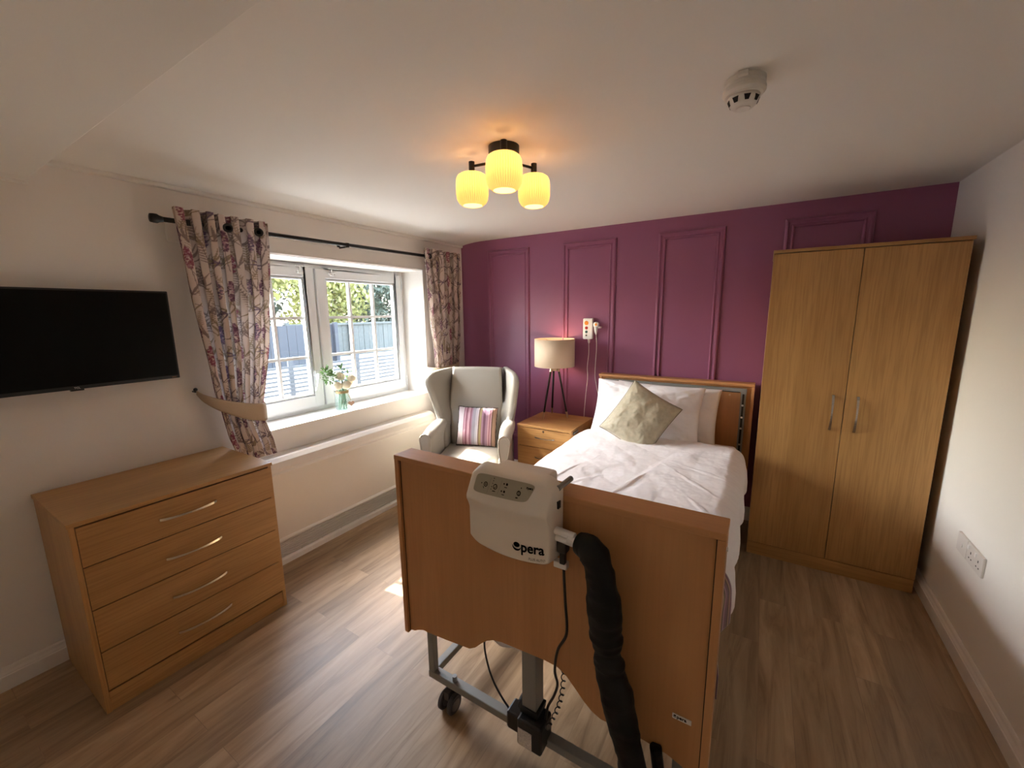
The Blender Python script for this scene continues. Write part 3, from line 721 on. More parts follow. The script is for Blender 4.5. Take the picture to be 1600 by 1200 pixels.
m = MB().box(nx1, nx1 + 0.004, -0.468, -0.372, 0.585, 0.607)
vc = obj('side_vent', m, BLACKP, nt_, bevel=0.001)
obj('vent_bar', MB().box(nx1 + 0.004, nx1 + 0.006, -0.462, -0.424, 0.590, 0.602).box(nx1 + 0.004, nx1 + 0.006, -0.416, -0.378, 0.590, 0.602), GREYL, vc)

# ------------------------------------------------------------------ table lamp
lx, ly, lz = 1.084, -0.178, nz
lamp = thing('table_lamp', 'tripod table lamp with a beige drum shade on the bedside cabinet', 'lamp', (lx, ly, lz))
m = MB(); R = 0.166
m.lathe((lx, ly, 0), [(R, 1.062), (R, 1.288)], 48)
m.f = [f for f in m.f if len(f) == 4]
sh = obj('lamp_shade', m, SHADE, lamp, smooth=True, solid=0.002)
m = MB()
for z in (1.064, 1.286):
    m = MB(); m.tube([(lx + (R - 0.001) * math.cos(a), ly + (R - 0.001) * math.sin(a), z) for a in np.linspace(0, 2 * PI, 41)], 0.0022, 6, cap=False); obj('shade_ring', m, SHADE, sh)
m = MB()
for a in (0.5, 2.6, 4.7): m.tube([(lx, ly, 1.25), (lx + (R - .002) * math.cos(a), ly + (R - .002) * math.sin(a), 1.284)], 0.0015, 6)
obj('shade_spider', m, BRASS, sh)
obj('hub', MB().lathe((lx, ly, 0), [(0.012, 1.026), (0.036, 1.026), (0.038, 1.032), (0.038, 1.052), (0.034, 1.058), (0.014, 1.062), (0.014, 1.11)], 24), BRASS, lamp, bevel=0.0)
for a in (-115, 5, 125):
    an = math.radians(a - 0); dx, dy = math.cos(an), math.sin(an)
    top = Vector((lx + dx * 0.030, ly + dy * 0.030, 1.066)); bot = Vector((lx + dx * 0.120, ly + dy * 0.120, lz))
    lg = obj('leg', MB().tube([top.lerp(bot, 0.10), top.lerp(bot, 0.90)], [0.0085, 0.0075], 12), BLACKM, lamp, smooth=True)
    obj('leg_sleeve', MB().tube([top, top.lerp(bot, 0.11)], 0.0095, 12), BRASS, lg, smooth=False)
    obj('foot', MB().tube([top.lerp(bot, 0.875), bot], [0.0095, 0.0065], 12), BRASS, lg)
obj('bulb', MB().ball((lx, ly, 1.155), 0.028, 0.028, 0.036), BULB, lamp, smooth=True)
pl = bpy.data.lights.new('table_lamp_light', 'POINT'); pl.energy = 1.1; pl.color = (1.0, 0.68, 0.40); pl.shadow_soft_size = 0.03
plo = bpy.data.objects.new('table_lamp_light', pl); COL.objects.link(plo); plo.location = (lx, ly, 1.215)

# ------------------------------------------------------------------ call unit on the wall
cb = thing('call_unit', 'white wall call handset with orange, red and grey buttons above the bedside cabinet', 'call button', (1.31, -0.02, 1.36))
obj('housing', MB().box(1.272, 1.356, -0.036, -0.002, 1.282, 1.452), WHITEP, cb, bevel=0.008, segs=3)
for z, r_, m_ in ((1.414, 0.0175, ORANGE), (1.374, 0.0125, REDB), (1.342, 0.0115, TEALB), (1.313, 0.0075, GREYB)):
    obj('button', MB().lathe((1.304, -0.036, z), [(r_ * 0.7, -0.004), (r_, -0.002), (r_, 0.003)], 20, 'y'), m_, cb, smooth=False)
obj('strain_relief', MB().lathe((1.322, -0.022, 1.245), [(0.004, 0), (0.008, 0.01), (0.010, 0.034), (0.014, 0.036), (0.014, 0.040)], 12), WHITEP, cb)
obj('cable', MB().tube(bez([(1.322, -0.022, 1.25), (1.322, -0.02, 1.16), (1.312, -0.02, 1.05), (1.316, -0.02, 0.95), (1.302, -0.02, 0.80), (1.290, -0.02, 0.60), (1.288, -0.02, 0.35)], 8), 0.0030, 8), WHITEP, cb, smooth=True)
pc = thing('call_pear', 'small white pull-cord call push with an orange button hanging beside the handset', 'call button', (1.392, -0.03, 1.38))
obj('body', MB().lathe((1.388, -0.040, 1.400), [(0.001, -0.008), (0.020, -0.007), (0.025, 0.0), (0.024, 0.008), (0.012, 0.012)], 20, 'y').tube([(1.388, -0.038, 1.385), (1.386, -0.036, 1.345), (1.387, -0.034, 1.32)], [0.017, 0.011, 0.005], 12), WHITEP, pc, smooth=True)
obj('push_button', MB().lathe((1.388, -0.049, 1.402), [(0.001, -0.001), (0.010, 0.0), (0.0105, 0.003)], 16, 'y'), ORANGE, pc)
obj('wall_clip', MB().box(1.392, 1.424, -0.034, -0.001, 1.372, 1.386), WHITEP, pc, bevel=0.003)
obj('cord', MB().tube(bez([(1.387, -0.034, 1.33), (1.392, -0.03, 1.22), (1.386, -0.03, 1.08), (1.385, -0.03, 0.98), (1.402, -0.03, 0.88), (1.425, -0.03, 0.78), (1.43, -0.03, 0.60)], 8), 0.0032, 8), WHITEP, pc, smooth=True)

# ------------------------------------------------------------------ sockets on the right wall
s1 = thing('blank_socket_plate', 'narrow single wall plate low on the right wall, the one nearer the wardrobe', 'socket', (W, -0.805, 0.475))
obj('plate', MB().box(W - 0.010, W, -0.858, -0.758, 0.432, 0.518), SOCKETP, s1, bevel=0.003)
obj('outlet', MB().lathe((W - 0.010, -0.81, 0.472), [(0.009, -0.003), (0.009, 0.002)], 14, 'x'), GREYB if False else SOCKETP, s1)
s2 = thing('double_socket', 'white double plug socket low on the right wall', 'socket', (W, -0.95, 0.475))
obj('plate', MB().box(W - 0.010, W, -1.008, -0.862, 0.432, 0.518), SOCKETP, s2, bevel=0.003)
for y in (-0.90, -0.97):
    obj('switch', MB().box(W - 0.014, W - 0.009, y + 0.018, y + 0.028, 0.490, 0.508), WHITEP, s2)
    m = MB()
    m.box(W - 0.0106, W - 0.009, y - 0.003, y + 0.003, 0.478, 0.488)
    for s in (-1, 1): m.box(W - 0.0106, W - 0.009, y + s * 0.011 - 0.0035, y + s * 0.011 + 0.0035, 0.456, 0.461)
    obj('pin_hole', m, SLOT, s2)

# ------------------------------------------------------------------ smoke alarm
ax_, ay_ = 2.447, -1.752
sa = thing('smoke_alarm', 'round white smoke alarm on the ceiling', 'smoke alarm', (ax_, ay_, H))
obj('base', MB().lathe((ax_, ay_, H), [(0.055, 0.0), (0.055, -0.014), (0.052, -0.018), (0.052, -0.022), (0.057, -0.024), (0.057, -0.034), (0.050, -0.042), (0.042, -0.045)], 40), ALARM, sa, smooth=False, bevel=0.001)
obj('sensor_head', MB().lathe((ax_, ay_, H - 0.044), [(0.043, 0.0), (0.040, -0.012), (0.034, -0.024), (0.026, -0.030), (0.001, -0.031)], 40), ALARM, sa, smooth=True)
m = MB(); n0 = 0
for k in range(8):
    a = 2 * PI * k / 8 + 0.3
    M = Matrix.Translation((ax_, ay_, H - 0.058)) @ Matrix.Rotation(a, 4, 'Z'); s0 = len(m.v)
    m.add([(0.0415, -0.009, 0.006), (0.0415, 0.009, 0.006), (0.0375, 0.005, -0.007), (0.0375, -0.005, -0.007), (0.034, -0.008, 0.006), (0.034, 0.008, 0.006), (0.031, 0.005, -0.007), (0.031, -0.005, -0.007)], [(0, 1, 2, 3), (7, 6, 5, 4), (0, 4, 5, 1), (1, 5, 6, 2), (2, 6, 7, 3), (3, 7, 4, 0)])
    m.xf(M, s0)
obj('sensor_slots', m, SLOT, sa)
obj('sensor_disc', MB().lathe((ax_, ay_, H - 0.0745), [(0.020, 0.0), (0.020, -0.002), (0.018, -0.003)], 24), ALARM, sa)
obj('fixing_tab', MB().box(ax_ - 0.014, ax_ + 0.012, ay_ - 0.068, ay_ - 0.050, H - 0.012, H), ALARM, sa, bevel=0.002)
sa.rotation_euler = (0, 0, 0)

# ------------------------------------------------------------------ ceiling light
lcx, lcy = 1.600, -1.735
cl_ = thing('ceiling_light', 'black three-arm ceiling light with glowing ribbed opal glass shades', 'ceiling light', (lcx, lcy, H))
obj('ceiling_rose', MB().lathe((lcx, lcy, H), [(0.062, 0.0), (0.062, -0.028), (0.060, -0.030), (0.02, -0.031)], 40), BLACKM, cl_)
obj('stem', MB().tube([(lcx, lcy, H - 0.03), (lcx, lcy, H - 0.075)], 0.012, 12), BLACKM, cl_)
tips = [(1.680, -1.862), (1.450, -1.752), (1.658, -1.588)]
RS = 0.066; ZT = 2.085
for (sx, sy) in tips:
    d = Vector((sx - lcx, sy - lcy, 0)); L = d.length
    arm = obj('arm', MB().tube([(lcx, lcy, H - 0.052), (sx, sy, H - 0.052)], 0.0055, 10), BLACKM, cl_, smooth=True)
    obj('arm_cap', MB().lathe((sx, sy, 0), [(0.0125, H - 0.034), (0.0125, ZT + 0.006), (0.026, ZT + 0.003), (0.026, ZT - 0.006)], 20), BLACKM, arm)
    pr = [(0.030, ZT), (0.046, ZT - 0.003), (0.058, ZT - 0.011), (RS - 0.002, ZT - 0.024), (RS, ZT - 0.045), (RS, ZT - 0.085), (RS - 0.003, ZT - 0.104), (0.056, ZT - 0.118), (0.045, ZT - 0.127), (0.042, ZT - 0.129)]
    m = MB().lathe((sx, sy, 0), pr, 176, rib=44, ribamp=0.04); m.f = [f for f in m.f if len(f) == 4]
    go = obj('glass_shade', m, OPAL, arm, smooth=True, weld=False)
    at_ = go.data.attributes.new('rib', 'FLOAT', 'POINT')
    at_.data.foreach_set('value', [0.5 + 0.5 * math.cos(2 * PI * (i % 176) / 4) for i in range(len(go.data.vertices))])
    obj('bulb', MB().ball((sx, sy, ZT - 0.066), 0.024, 0.024, 0.032), BULB, arm, smooth=True)
    obj('diffuser', MB().lathe((sx, sy, ZT - 0.1275), [(0.001, 0.0), (0.0425, 0.0)], 32), DIFF, arm)
    q = bpy.data.lights.new('ceiling_bulb_light', 'POINT'); q.energy = 1.7; q.color = (1.0, 0.62, 0.28); q.shadow_soft_size = 0.025
    qo = bpy.data.objects.new('ceiling_bulb_light', q); COL.objects.link(qo); qo.location = (sx, sy, ZT - 0.045)

# ------------------------------------------------------------------ vase of roses on the sill
vx, vy, vz = -0.105, -1.352, OZ0
va = thing('flower_vase', 'glass jar of cream roses and greenery with a wooden heart, on the window sill', 'vase', (vx, vy, vz))
m = MB().lathe((vx, vy, vz), [(0.001, 0.002), (0.036, 0.001), (0.040, 0.008), (0.041, 0.04), (0.038, 0.07), (0.031, 0.090), (0.030, 0.105), (0.033, 0.115)], 28)
obj('jar', m, JAR, va, smooth=True)
rr = random.Random(5)
m = MB()
for k in range(11):
    a = rr.uniform(0, 2 * PI); b = rr.uniform(0, 2 * PI)
    m.tube([(vx + .026 * math.cos(a), vy + .026 * math.sin(a), vz + 0.006), (vx + .016 * math.cos(b), vy + .016 * math.sin(b), vz + 0.105), (vx + .03 * math.cos(b), vy + .03 * math.sin(b), vz + 0.17)], 0.0028, 6)
obj('stems', m, STEMG, va)
m = MB()
for z in (0.098, 0.103, 0.108): m.tube([(vx + 0.0325 * math.cos(a), vy + 0.0325 * math.sin(a), vz + z) for a in np.linspace(0, 2 * PI, 25)], 0.0028, 6, cap=False)
m.tube([(vx + .030, vy + .012, vz + .10), (vx + .040, vy + .018, vz + .07), (vx + .044, vy + .020, vz + .050)], 0.0015, 6)
obj('twine', m, TWINE, va)
hp = []
for k in range(28):
    t = 2 * PI * k / 28; hx_ = 16 * math.sin(t) ** 3; hy_ = 13 * math.cos(t) - 5 * math.cos(2 * t) - 2 * math.cos(3 * t) - math.cos(4 * t)
    hp.append((hx_ * 0.00105, hy_ * 0.00105))
m = MB().prism([(a, b) for a, b in hp], 1, -0.002, 0.002); m.xf(Matrix.Translation((vx + 0.046, vy + 0.020, vz + 0.036)) @ Matrix.Rotation(math.radians(65), 4, 'Z'))
obj('heart_tag', m, HEARTW, va)
def rose(c, r):
    """a full bloom: tight heart wrapped in cupped, rolled petals"""
    m = MB(); q = random.Random(int(c[0] * 9999) + int(c[1] * 777))
    m.ball((c[0], c[1], c[2] + r * 0.1), r * 0.55, r * 0.55, r * 0.62, 12, 8)
    for lay, (rad_, n_, top) in enumerate(((0.62, 3, 0.75), (0.78, 4, 0.62), (0.92, 5, 0.42), (1.0, 6, 0.18))):
        for k in range(n_):
            a0 = 2 * PI * k / n_ + lay * 0.8 + q.uniform(-.2, .2)
            def fn(u, v, a0=a0, rad_=rad_, top=top, n_=n_):
                a = a0 + (u - .5) * 2 * PI / n_ * 1.5
                t = -1.2 + v * (1.2 + math.asin(top) + 0.12 * (1 - (2 * u - 1) ** 2))
                rr_ = r * rad_ * math.cos(t) + (r * 0.10 * max(0, v - 0.75) * 4 * 0.5)
                return (c[0] + rr_ * math.cos(a), c[1] + rr_ * math.sin(a), c[2] + r * 0.92 * math.sin(t))
            m.grid(7, 7, fn)
    return m
for k, (dx, dy, dz_, r_) in enumerate(((0.012, -0.038, 0.143, 0.028), (0.030, 0.008, 0.143, 0.028), (0.0, 0.046, 0.150, 0.026), (-0.03, 0.02, 0.185, 0.026), (-0.012, -0.01, 0.196, 0.025), (0.028, 0.048, 0.175, 0.024))):
    obj('rose', rose((vx + dx, vy + dy, vz + dz_), r_), PETAL, va, smooth=True)
def leaf(m, c, d, L, wd_):
    d = Vector(d).normalized(); s = d.cross(Vector((0.3, 0.2, 1))).normalized(); u = s.cross(d)
    c = Vector(c)
    vs = [c, c + d * L * .35 + s * wd_ + u * .002, c + d * L * .75 + s * wd_ * .7, c + d * L, c + d * L * .75 - s * wd_ * .7, c + d * L * .35 - s * wd_ + u * .002, c + d * L * .5 - u * 0.003]
    m.add(vs, [(0, 1, 6), (1, 2, 6), (2, 3, 6), (3, 4, 6), (4, 5, 6), (5, 0, 6)])
for (bx, by, bz, n_, sp) in ((0.0, -0.070, 0.195, 60, 0.028), (-0.01, -0.085, 0.225, 40, 0.024), (-0.02, 0.012, 0.232, 26, 0.018), (-0.02, 0.06, 0.20, 14, 0.02)):
    m = MB()
    for k in range(n_):
        o_ = Vector((rr.gauss(0, 1), rr.gauss(0, 1), rr.gauss(0, 1))) * sp * 0.6; o_ *= min(1, sp * 0.95 / o_.length)
        leaf(m, (vx + bx + o_.x, vy + by + o_.y, vz + bz + o_.z), (o_.x, o_.y, o_.z + 0.01), rr.uniform(.014, .024), rr.uniform(.004, .007))
    obj('leaf_spray', m, LEAFV, va)

va.scale = (1.32, 1.32, 1.32)

# ------------------------------------------------------------------ armchair
AR = 0.42
arm_ = thing('armchair', 'grey-taupe wing-back armchair in the corner under the window', 'armchair', (0.612, -0.700, 0), AR)
# local: x to the sitter's left as seen (viewer right), y back, front = -y
def L(mb, name, m_, **k): return obj(name, mb, m_, arm_, local=True, **k)
for x in (-0.27, 0.27):
    for y, t in ((-0.27, 0), (0.22, 0.05)):
        L(MB().tube([(x, y, 0.16), (x * 1.03, y + t, 0.0)], [0.024, 0.016], 10), 'leg', mat('dark_wood_leg', (0.05, 0.03, 0.02), 0.4) if 'dark_wood_leg' not in MATS else MATS['dark_wood_leg'], smooth=True)
L(MB().box(-0.30, 0.30, -0.30, 0.26, 0.14, 0.33), 'seat_base', TAUPE, bevel=0.02, segs=3)
def seatfn():
    m = MB()
    def fn(u, v):
        a, b = 2 * u - 1, 2 * v - 1
        e = (1 - abs(a) ** 6) * (1 - abs(b) ** 6)
        return (a * 0.246, -0.055 + b * 0.275, 0.395 + 0.035 * e ** 0.3 + 0.012 * (1 - a * a) * (1 - b * b))
    m.grid(25, 25, fn)
    m.grid(25, 25, lambda u, v: ((2 * u - 1) * 0.246, -0.055 + (2 * v - 1) * 0.275, 0.33 + 0.0 * u))
    n = 25
    rim = [(i, 0) for i in range(n)] + [(n - 1, j) for j in range(1, n)] + [(i, n - 1) for i in range(n - 2, -1, -1)] + [(0, j) for j in range(n - 2, 0, -1)]
    fs = []
    for k in range(len(rim)):
        i, j = rim[k]; i2, j2 = rim[(k + 1) % len(rim)]
        fs.append((j * n + i, j2 * n + i2, n * n + j2 * n + i2, n * n + j * n + i))
    m.f += fs
    return m
L(seatfn(), 'seat_cushion', TAUPE, smooth=True)
# back: leaning slab with a soft face
def backfn(u, v):
    a = 2 * u - 1; z = 0.36 + v * 0.685
    y = 0.150 + 0.135 * v - 0.025 * (1 - a * a) * math.sin(PI * min(1, v * 1.05)) 
    ztop = z + (0.008 * (1 - a * a) if v > 0.97 else 0)
    return (a * (0.200 + 0.006 * v), y, ztop)
m = MB().grid(21, 25, backfn)
bk = L(m, 'backrest', TAUPE, smooth=True, solid=0.085, solid_off=1)
bk.modifiers['thickness'].offset = -1
def wing_outline(v):
    """front reach of the wing at height v"""
    return 0
for s in (-1, 1):
    # side wing: outline in (y, z), thick in x, flaring outwards
    outl = [(0.27, 0.40), (0.005, 0.40), (-0.005, 0.50), (0.015, 0.60), (0.050, 0.68), (0.045, 0.76), (0.010, 0.86), (-0.020, 0.93), (-0.028, 0.975), (-0.010, 1.015), (0.035, 1.040), (0.11, 1.050), (0.31, 1.052), (0.33, 0.80)]
    P = bez([(0, y, z) for y, z in outl[1:12]], 5)
    P = [(p.y, p.z) for p in P]
    P = [(0.30, 0.40)] + P + [(0.345, 1.05)]
    m = MB(); n = len(P)
    def xo(y, z, side):
        k_ = max(0.0, min(1.0, (z - 0.50) / 0.28)); k_ = k_ * k_ * (3 - 2 * k_)
        fl = (1 - k_) * 0.030 + k_ * max(0, (0.30 - y)) * 0.42
        return s * (0.192 + fl + (0.0 if side == 0 else 0.055))
    vs = [(xo(y, z, 0), y, z) for y, z in P] + [(xo(y, z, 1), y, z) for y, z in P]
    fs = [tuple(range(n)), tuple(range(n, 2 * n))[::-1]] + [(i, (i + 1) % n, n + (i + 1) % n, n + i) for i in range(n)]
    m.add(vs, fs)
    o_ = L(m, 'wing', TAUPE, bevel=0.022, segs=4); autosmooth(o_, 60)
    # arm: rounded roll sweeping forward over a tapering front
    m = MB()
    def armsec(t):
        y = 0.12 - t * 0.40
        c = 0.282 + 0.016 * t; w_ = 0.046 - 0.004 * t + 0.012 * math.sin(PI * t); top = 0.655 - 0.035 * t + 0.012 * math.sin(PI * t)
        return y, c, w_, top
    nsec, nr = 15, 20; vs = []; fs = []
    for i in range(nsec):
        t = i / (nsec - 1); y, c, w_, top = armsec(t)
        drop = 0.0; sc_ = 1.0
        if t > 0.9: sc_ = math.sqrt(max(0.05, 1 - ((t - 0.9) / 0.1) ** 2 * 0.75)); 
        for k in range(nr):
            if k < 12:
                a = PI * k / 11; xx = c + w_ * sc_ * math.cos(a) ; zz_ = top - 0.045 + 0.045 * sc_ * math.sin(a)
            else:
                q = (k - 12) / 7; side = -1
                # down inner side, bottom, up outer side
                if q < 0.5:
                    xx = c - w_ * (0.78 if q > 0.1 else 0.9) * sc_; zz_ = (top - 0.06) - (q / 0.5) * (top - 0.06 - 0.30)
                else:
                    xx = c + w_ * (0.55 if q < 0.9 else 0.85) * sc_; zz_ = 0.30 + ((q - 0.5) / 0.5) * (top - 0.06 - 0.30)
            vs.append((s * xx, y, zz_))
    for i in range(nsec - 1):
        for k in range(nr):
            k2 = (k + 1) % nr; fs.append((i * nr + k, i * nr + k2, (i + 1) * nr + k2, (i + 1) * nr + k))
    fs += [tuple(range(nr)), tuple((nsec - 1) * nr + k for k in range(nr))[::-1]]
    m.add(vs, fs)
    o_ = L(m, 'armrest', TAUPE); autosmooth(o_, 50)
    L(MB().prism([(-0.30, 0.15), (0.20, 0.15), (0.20, 0.45), (-0.30, 0.45)], 0, s * 0.252, s * 0.306), 'side_panel', TAUPE, bevel=0.015)
    # front face of the arm
    y, c, w_, top = armsec(1.0)
    fr = []
    for k in range(13):
        a = PI * k / 12; fr.append((s * (c + w_ * math.cos(a)), top - 0.045 + 0.046 * math.sin(a)))
    fr += [(s * (c - w_ * 0.95), 0.50), (s * (c - w_ * 0.60), 0.40), (s * (c - w_ * 0.55), 0.16), (s * (c + w_ * 0.35), 0.16), (s * (c + w_ * 0.45), 0.42), (s * (c + w_ * 0.85), 0.52)]
    m = MB().prism(fr, 1, y - 0.022, y + 0.02)
    o_ = L(m, 'arm_front', TAUPE, bevel=0.010, segs=3); autosmooth(o_, 50)
    L(MB().tube([(a, y - 0.020, b) for a, b in fr] + [(fr[0][0], y - 0.020, fr[0][1])], 0.0035, 6, cap=False), 'piping', TAUPED, smooth=True)

# ------------------------------------------------------------------ soft cushions
def pillow(Wd, Ht, T, pinch=0.10, wr=0.006, seed=0, n=46, pw=2.6, sag=0.0):
    """local: x across, z up, y thickness"""
    m = MB()
    for sgn in (-1, 1):
        def fn(u, v, sgn=sgn):
            a, b = 2 * u - 1, 2 * v - 1
            x = a * Wd / 2 * (1 - pinch * (1 - b * b) ** 1.0 * abs(a) ** 3 * 0.0 - pinch * (1 - b * b) * abs(a))
            z = b * Ht / 2 * (1 - pinch * (1 - a * a) * abs(b))
            e = max(0.0, (1 - abs(a) ** pw) * (1 - abs(b) ** pw))
            t = T / 2 * e ** 0.55
            q = Vector((a * 2.2 + seed, b * 2.2, sgn * 3.0))
            nn = noise.noise(q * 1.4) * 1.2 + abs(noise.noise(q * 2.6 + Vector((4, 2, 1)))) * 1.3
            # radial creases from the corners
            cr = 0
            for (ca, cb_) in ((-1, -1), (1, -1), (1, 1), (-1, 1)):
                dx, dz_ = a - ca, b - cb_; R_ = math.hypot(dx, dz_); an = math.atan2(dz_, dx)
                cr += math.sin(an * 14 + seed) * math.exp(-R_ * 2.6)
            rim = min(1, e * 3)
            t += (nn * wr + cr * wr * 0.8) * rim
            return (x, sgn * t, z - sag * (1 - a * a) * max(0, b))
        m.grid(n, n, fn)
    return m
def place(o, loc, rx=0, ry=0, rz=0):
    o.location = loc; o.rotation_euler = (rx, ry, rz); return o
cu = thing('cushion', 'purple and cream striped cushion leaning on the armchair back', 'cushion', (0, 0, 0))
o_ = obj('cover', pillow(0.325, 0.315, 0.11, 0.035, 0.0035, 3), CUSHSTR, cu, smooth=True, local=True)
rng_ = random.Random(9)
m = MB(); edge = []
for (p, q_) in (((-1, -1), (1, -1)), ((1, -1), (1, 1)), ((1, 1), (-1, 1)), ((-1, 1), (-1, -1))):
    for k in range(24):
        t = k / 24; a = p[0] + (q_[0] - p[0]) * t; b = p[1] + (q_[1] - p[1]) * t
        edge.append((a * 0.1625 * (1 - 0.035 * (1 - b * b)) + rng_.uniform(-.002, .002), rng_.uniform(-.003, .003), b * 0.1575 * (1 - 0.035 * (1 - a * a)) + rng_.uniform(-.002, .002)))
m.tube(edge + [edge[0]], 0.004, 6, cap=False)
obj('trim_cord', m, mat('dark_brown_cord', (0.06, 0.04, 0.03), 0.7), cu, local=True, smooth=True)
_dir = AR
M = Matrix.Rotation(AR, 4, 'Z')
p = M @ Vector((0.005, 0.060, 0.0)); cu.location = (0.632 + p.x, -0.700 + p.y, 0.592)
cu.rotation_euler = (math.radians(-16), math.radians(2), AR)

# ------------------------------------------------------------------ bed
bx0, bx1 = 1.458, 2.520
bed = thing('profiling_bed', 'beech-panelled care bed with grey metal frame in the middle of the room', 'bed', (1.99, -1.2, 0))
# headboard
hb = obj('headboard', MB().box(1.472, 2.518, -0.112, -0.084, 0.26, 1.000), BEECH[2], bed, bevel=0.001)
obj('headboard_cap', MB().box(1.460, 2.530, -0.150, -0.070, 1.000, 1.020), BEECH[0], hb, bevel=0.002)
for x in (1.460, 2.512): obj('headboard_edge', MB().box(x, x + 0.018, -0.130, -0.078, 0.25, 1.000), BEECH[2], hb, bevel=0.001)
m = MB().box(1.505, 2.485, -0.134, -0.114, 0.960, 0.982); m.box(1.505, 1.520, -0.134, -0.114, 0.40, 0.960); m.box(2.452, 2.485, -0.134, -0.114, 0.30, 0.960)
hf = obj('headboard_frame', m, GREYM, bed, bevel=0.002)
m = MB(); 
for z0, z1 in ((0.875, 0.945), (0.79, 0.865), (0.715, 0.78), (0.60, 0.70), (0.48, 0.59), (0.36, 0.46)): m.box(2.462, 2.474, -0.1365, -0.133, z0, z1)
m.box(1.525, 2.445, -0.1165, -0.1125, 0.950, 0.958)
obj('frame_slots', m, SLOT, hf)
for z in (0.868, 0.785, 0.708, 0.595, 0.47): obj('frame_bolt', MB().lathe((2.468, -0.138, z), [(0.007, -0.003), (0.007, 0.004)], 10, 'y'), CHROME, hf)
for x in (2.385,): obj('screw_cap', MB().lathe((x, -0.114, 0.93), [(0.006, -0.003), (0.006, 0.002)], 12, 'y'), BRASS, hb)
# footboard: panel with the wavy lower edge
low = [(1.472, 0.300), (1.480, 0.302), (1.500, 0.306), (1.520, 0.318), (1.545, 0.328), (1.58, 0.330), (1.66, 0.338), (1.72, 0.346), (1.765, 0.352), (1.79, 0.368), (1.815, 0.395), (1.84, 0.418), (1.865, 0.432), (1.90, 0.440), (1.99, 0.446), (2.06, 0.450), (2.10, 0.448), (2.13, 0.432), (2.16, 0.402), (2.185, 0.376), (2.21, 0.355), (2.24, 0.343), (2.29, 0.345), (2.36, 0.348), (2.42, 0.342), (2.455, 0.330), (2.49, 0.315), (2.508, 0.305)]
fy0, fy1, fz = -2.2785, -2.190, 1.010
outl = low + [(2.508, 0.992), (1.472, 0.992)]
fb = obj('footboard', MB().prism(outl, 1, fy0 + 0.012, fy0 + 0.030), BEECH[2], bed, bevel=0.001)
obj('footboard_cap', MB().box(bx0, bx1, fy0, fy1, fz - 0.018, fz), BEECH[0], fb, bevel=0.0025)
for x, z0 in ((bx0 + 0.001, 0.295), (bx1 - 0.019, 0.295)): obj('footboard_edge', MB().box(x, x + 0.018, fy0 + 0.001, fy1 - 0.002, z0, fz - 0.018), BEECH[2], fb, bevel=0.001)
obj('screw_cap', MB().lathe((bx1 + 0.001, fy0 + 0.02, 0.965), [(0.005, -0.002), (0.005, 0.002)], 12, 'x'), WHITEP, fb)
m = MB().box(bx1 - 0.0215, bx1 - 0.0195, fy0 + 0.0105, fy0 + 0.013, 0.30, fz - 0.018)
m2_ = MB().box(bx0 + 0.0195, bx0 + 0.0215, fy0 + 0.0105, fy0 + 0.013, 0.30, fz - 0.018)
obj('cap_shadow_line', MB().box(bx0 + 0.02, bx1 - 0.02, fy0 + 0.0105, fy0 + 0.013, fz - 0.0195, fz - 0.0180), DARKGAP, fb)  # dark strip drawn as the shadow line under the cap
obj('edge_gap_shadow', m, DARKGAP, fb); obj('edge_gap_shadow', m2_, DARKGAP, fb)  # dark strips stand for the shade inside the edging gaps
# badge
m = MB()
pts = [(0.0, 0.0)]
bw, bh, bcx, bcz = 0.046, 0.014, 2.452, 0.472
for k in range(24):
    a = 2 * PI * k / 24; pass
bp_ = [(bcx - bw / 2, bcz + bh / 2), (bcx + bw / 2, bcz + bh / 2), (bcx + bw / 2, bcz - bh / 2), (bcx - bw / 2, bcz - bh / 2)]
bd = obj('maker_badge', MB().prism(bp_, 1, fy0 + 0.0095, fy0 + 0.013), WHITEP, fb, bevel=0.001)
def swoosh(mp, s):
    """the round first letter: a filled cap over a crescent"""
    m = MB(); n = 22
    out = []; 
    for k in range(n + 1):
        t = math.radians(150 + 210 * k / n); out.append((0.33 * math.cos(t), 0.30 + 0.31 * math.sin(t)))
    inn = []
    for k in range(n + 1):
        t = math.radians(360 - 195 * k / n); inn.append((0.02 + 0.27 * math.cos(t), 0.36 + 0.20 * math.sin(t)))
    poly = out + inn[1:]
    # crescent as quads
    vs = []; fs = []
    for k in range(n + 1):
        a = math.radians(165 + 190 * k / n); th = 0.02 + 0.13 * math.sin(PI * k / n)
        vs += [(0.34 * math.cos(a), 0.30 + 0.32 * math.sin(a)), ((0.34 - th) * math.cos(a), 0.30 + (0.32 - th) * math.sin(a))]
    for k in range(n): fs.append((2 * k, 2 * k + 1, 2 * k + 3, 2 * k + 2))
    b0 = len(vs)
    cap = [(0.25 * math.cos(a) + 0.0, 0.42 + 0.185 * math.sin(a)) for a in np.linspace(0, 2 * PI, 20, endpoint=False)]
    vs += cap; fs.append(tuple(range(b0, b0 + 20)))
    m.add([mp(a * s, b * s, 0.0005) for a, b in vs], fs)
    return m
m = text_mb('pera', 0.0130, lambda u, v, w_: (bcx - 0.0120 + u, fy0 + 0.0090 - w_, bcz - 0.0020 + v), 0.0003, offset=0.0003)
m2 = swoosh(lambda u, v, w_: (bcx - 0.0165 + u, fy0 + 0.0092, bcz - 0.0020 + v), 0.0130); m.add(m2.v, m2.f)
obj('badge_lettering', m, INK, bd)
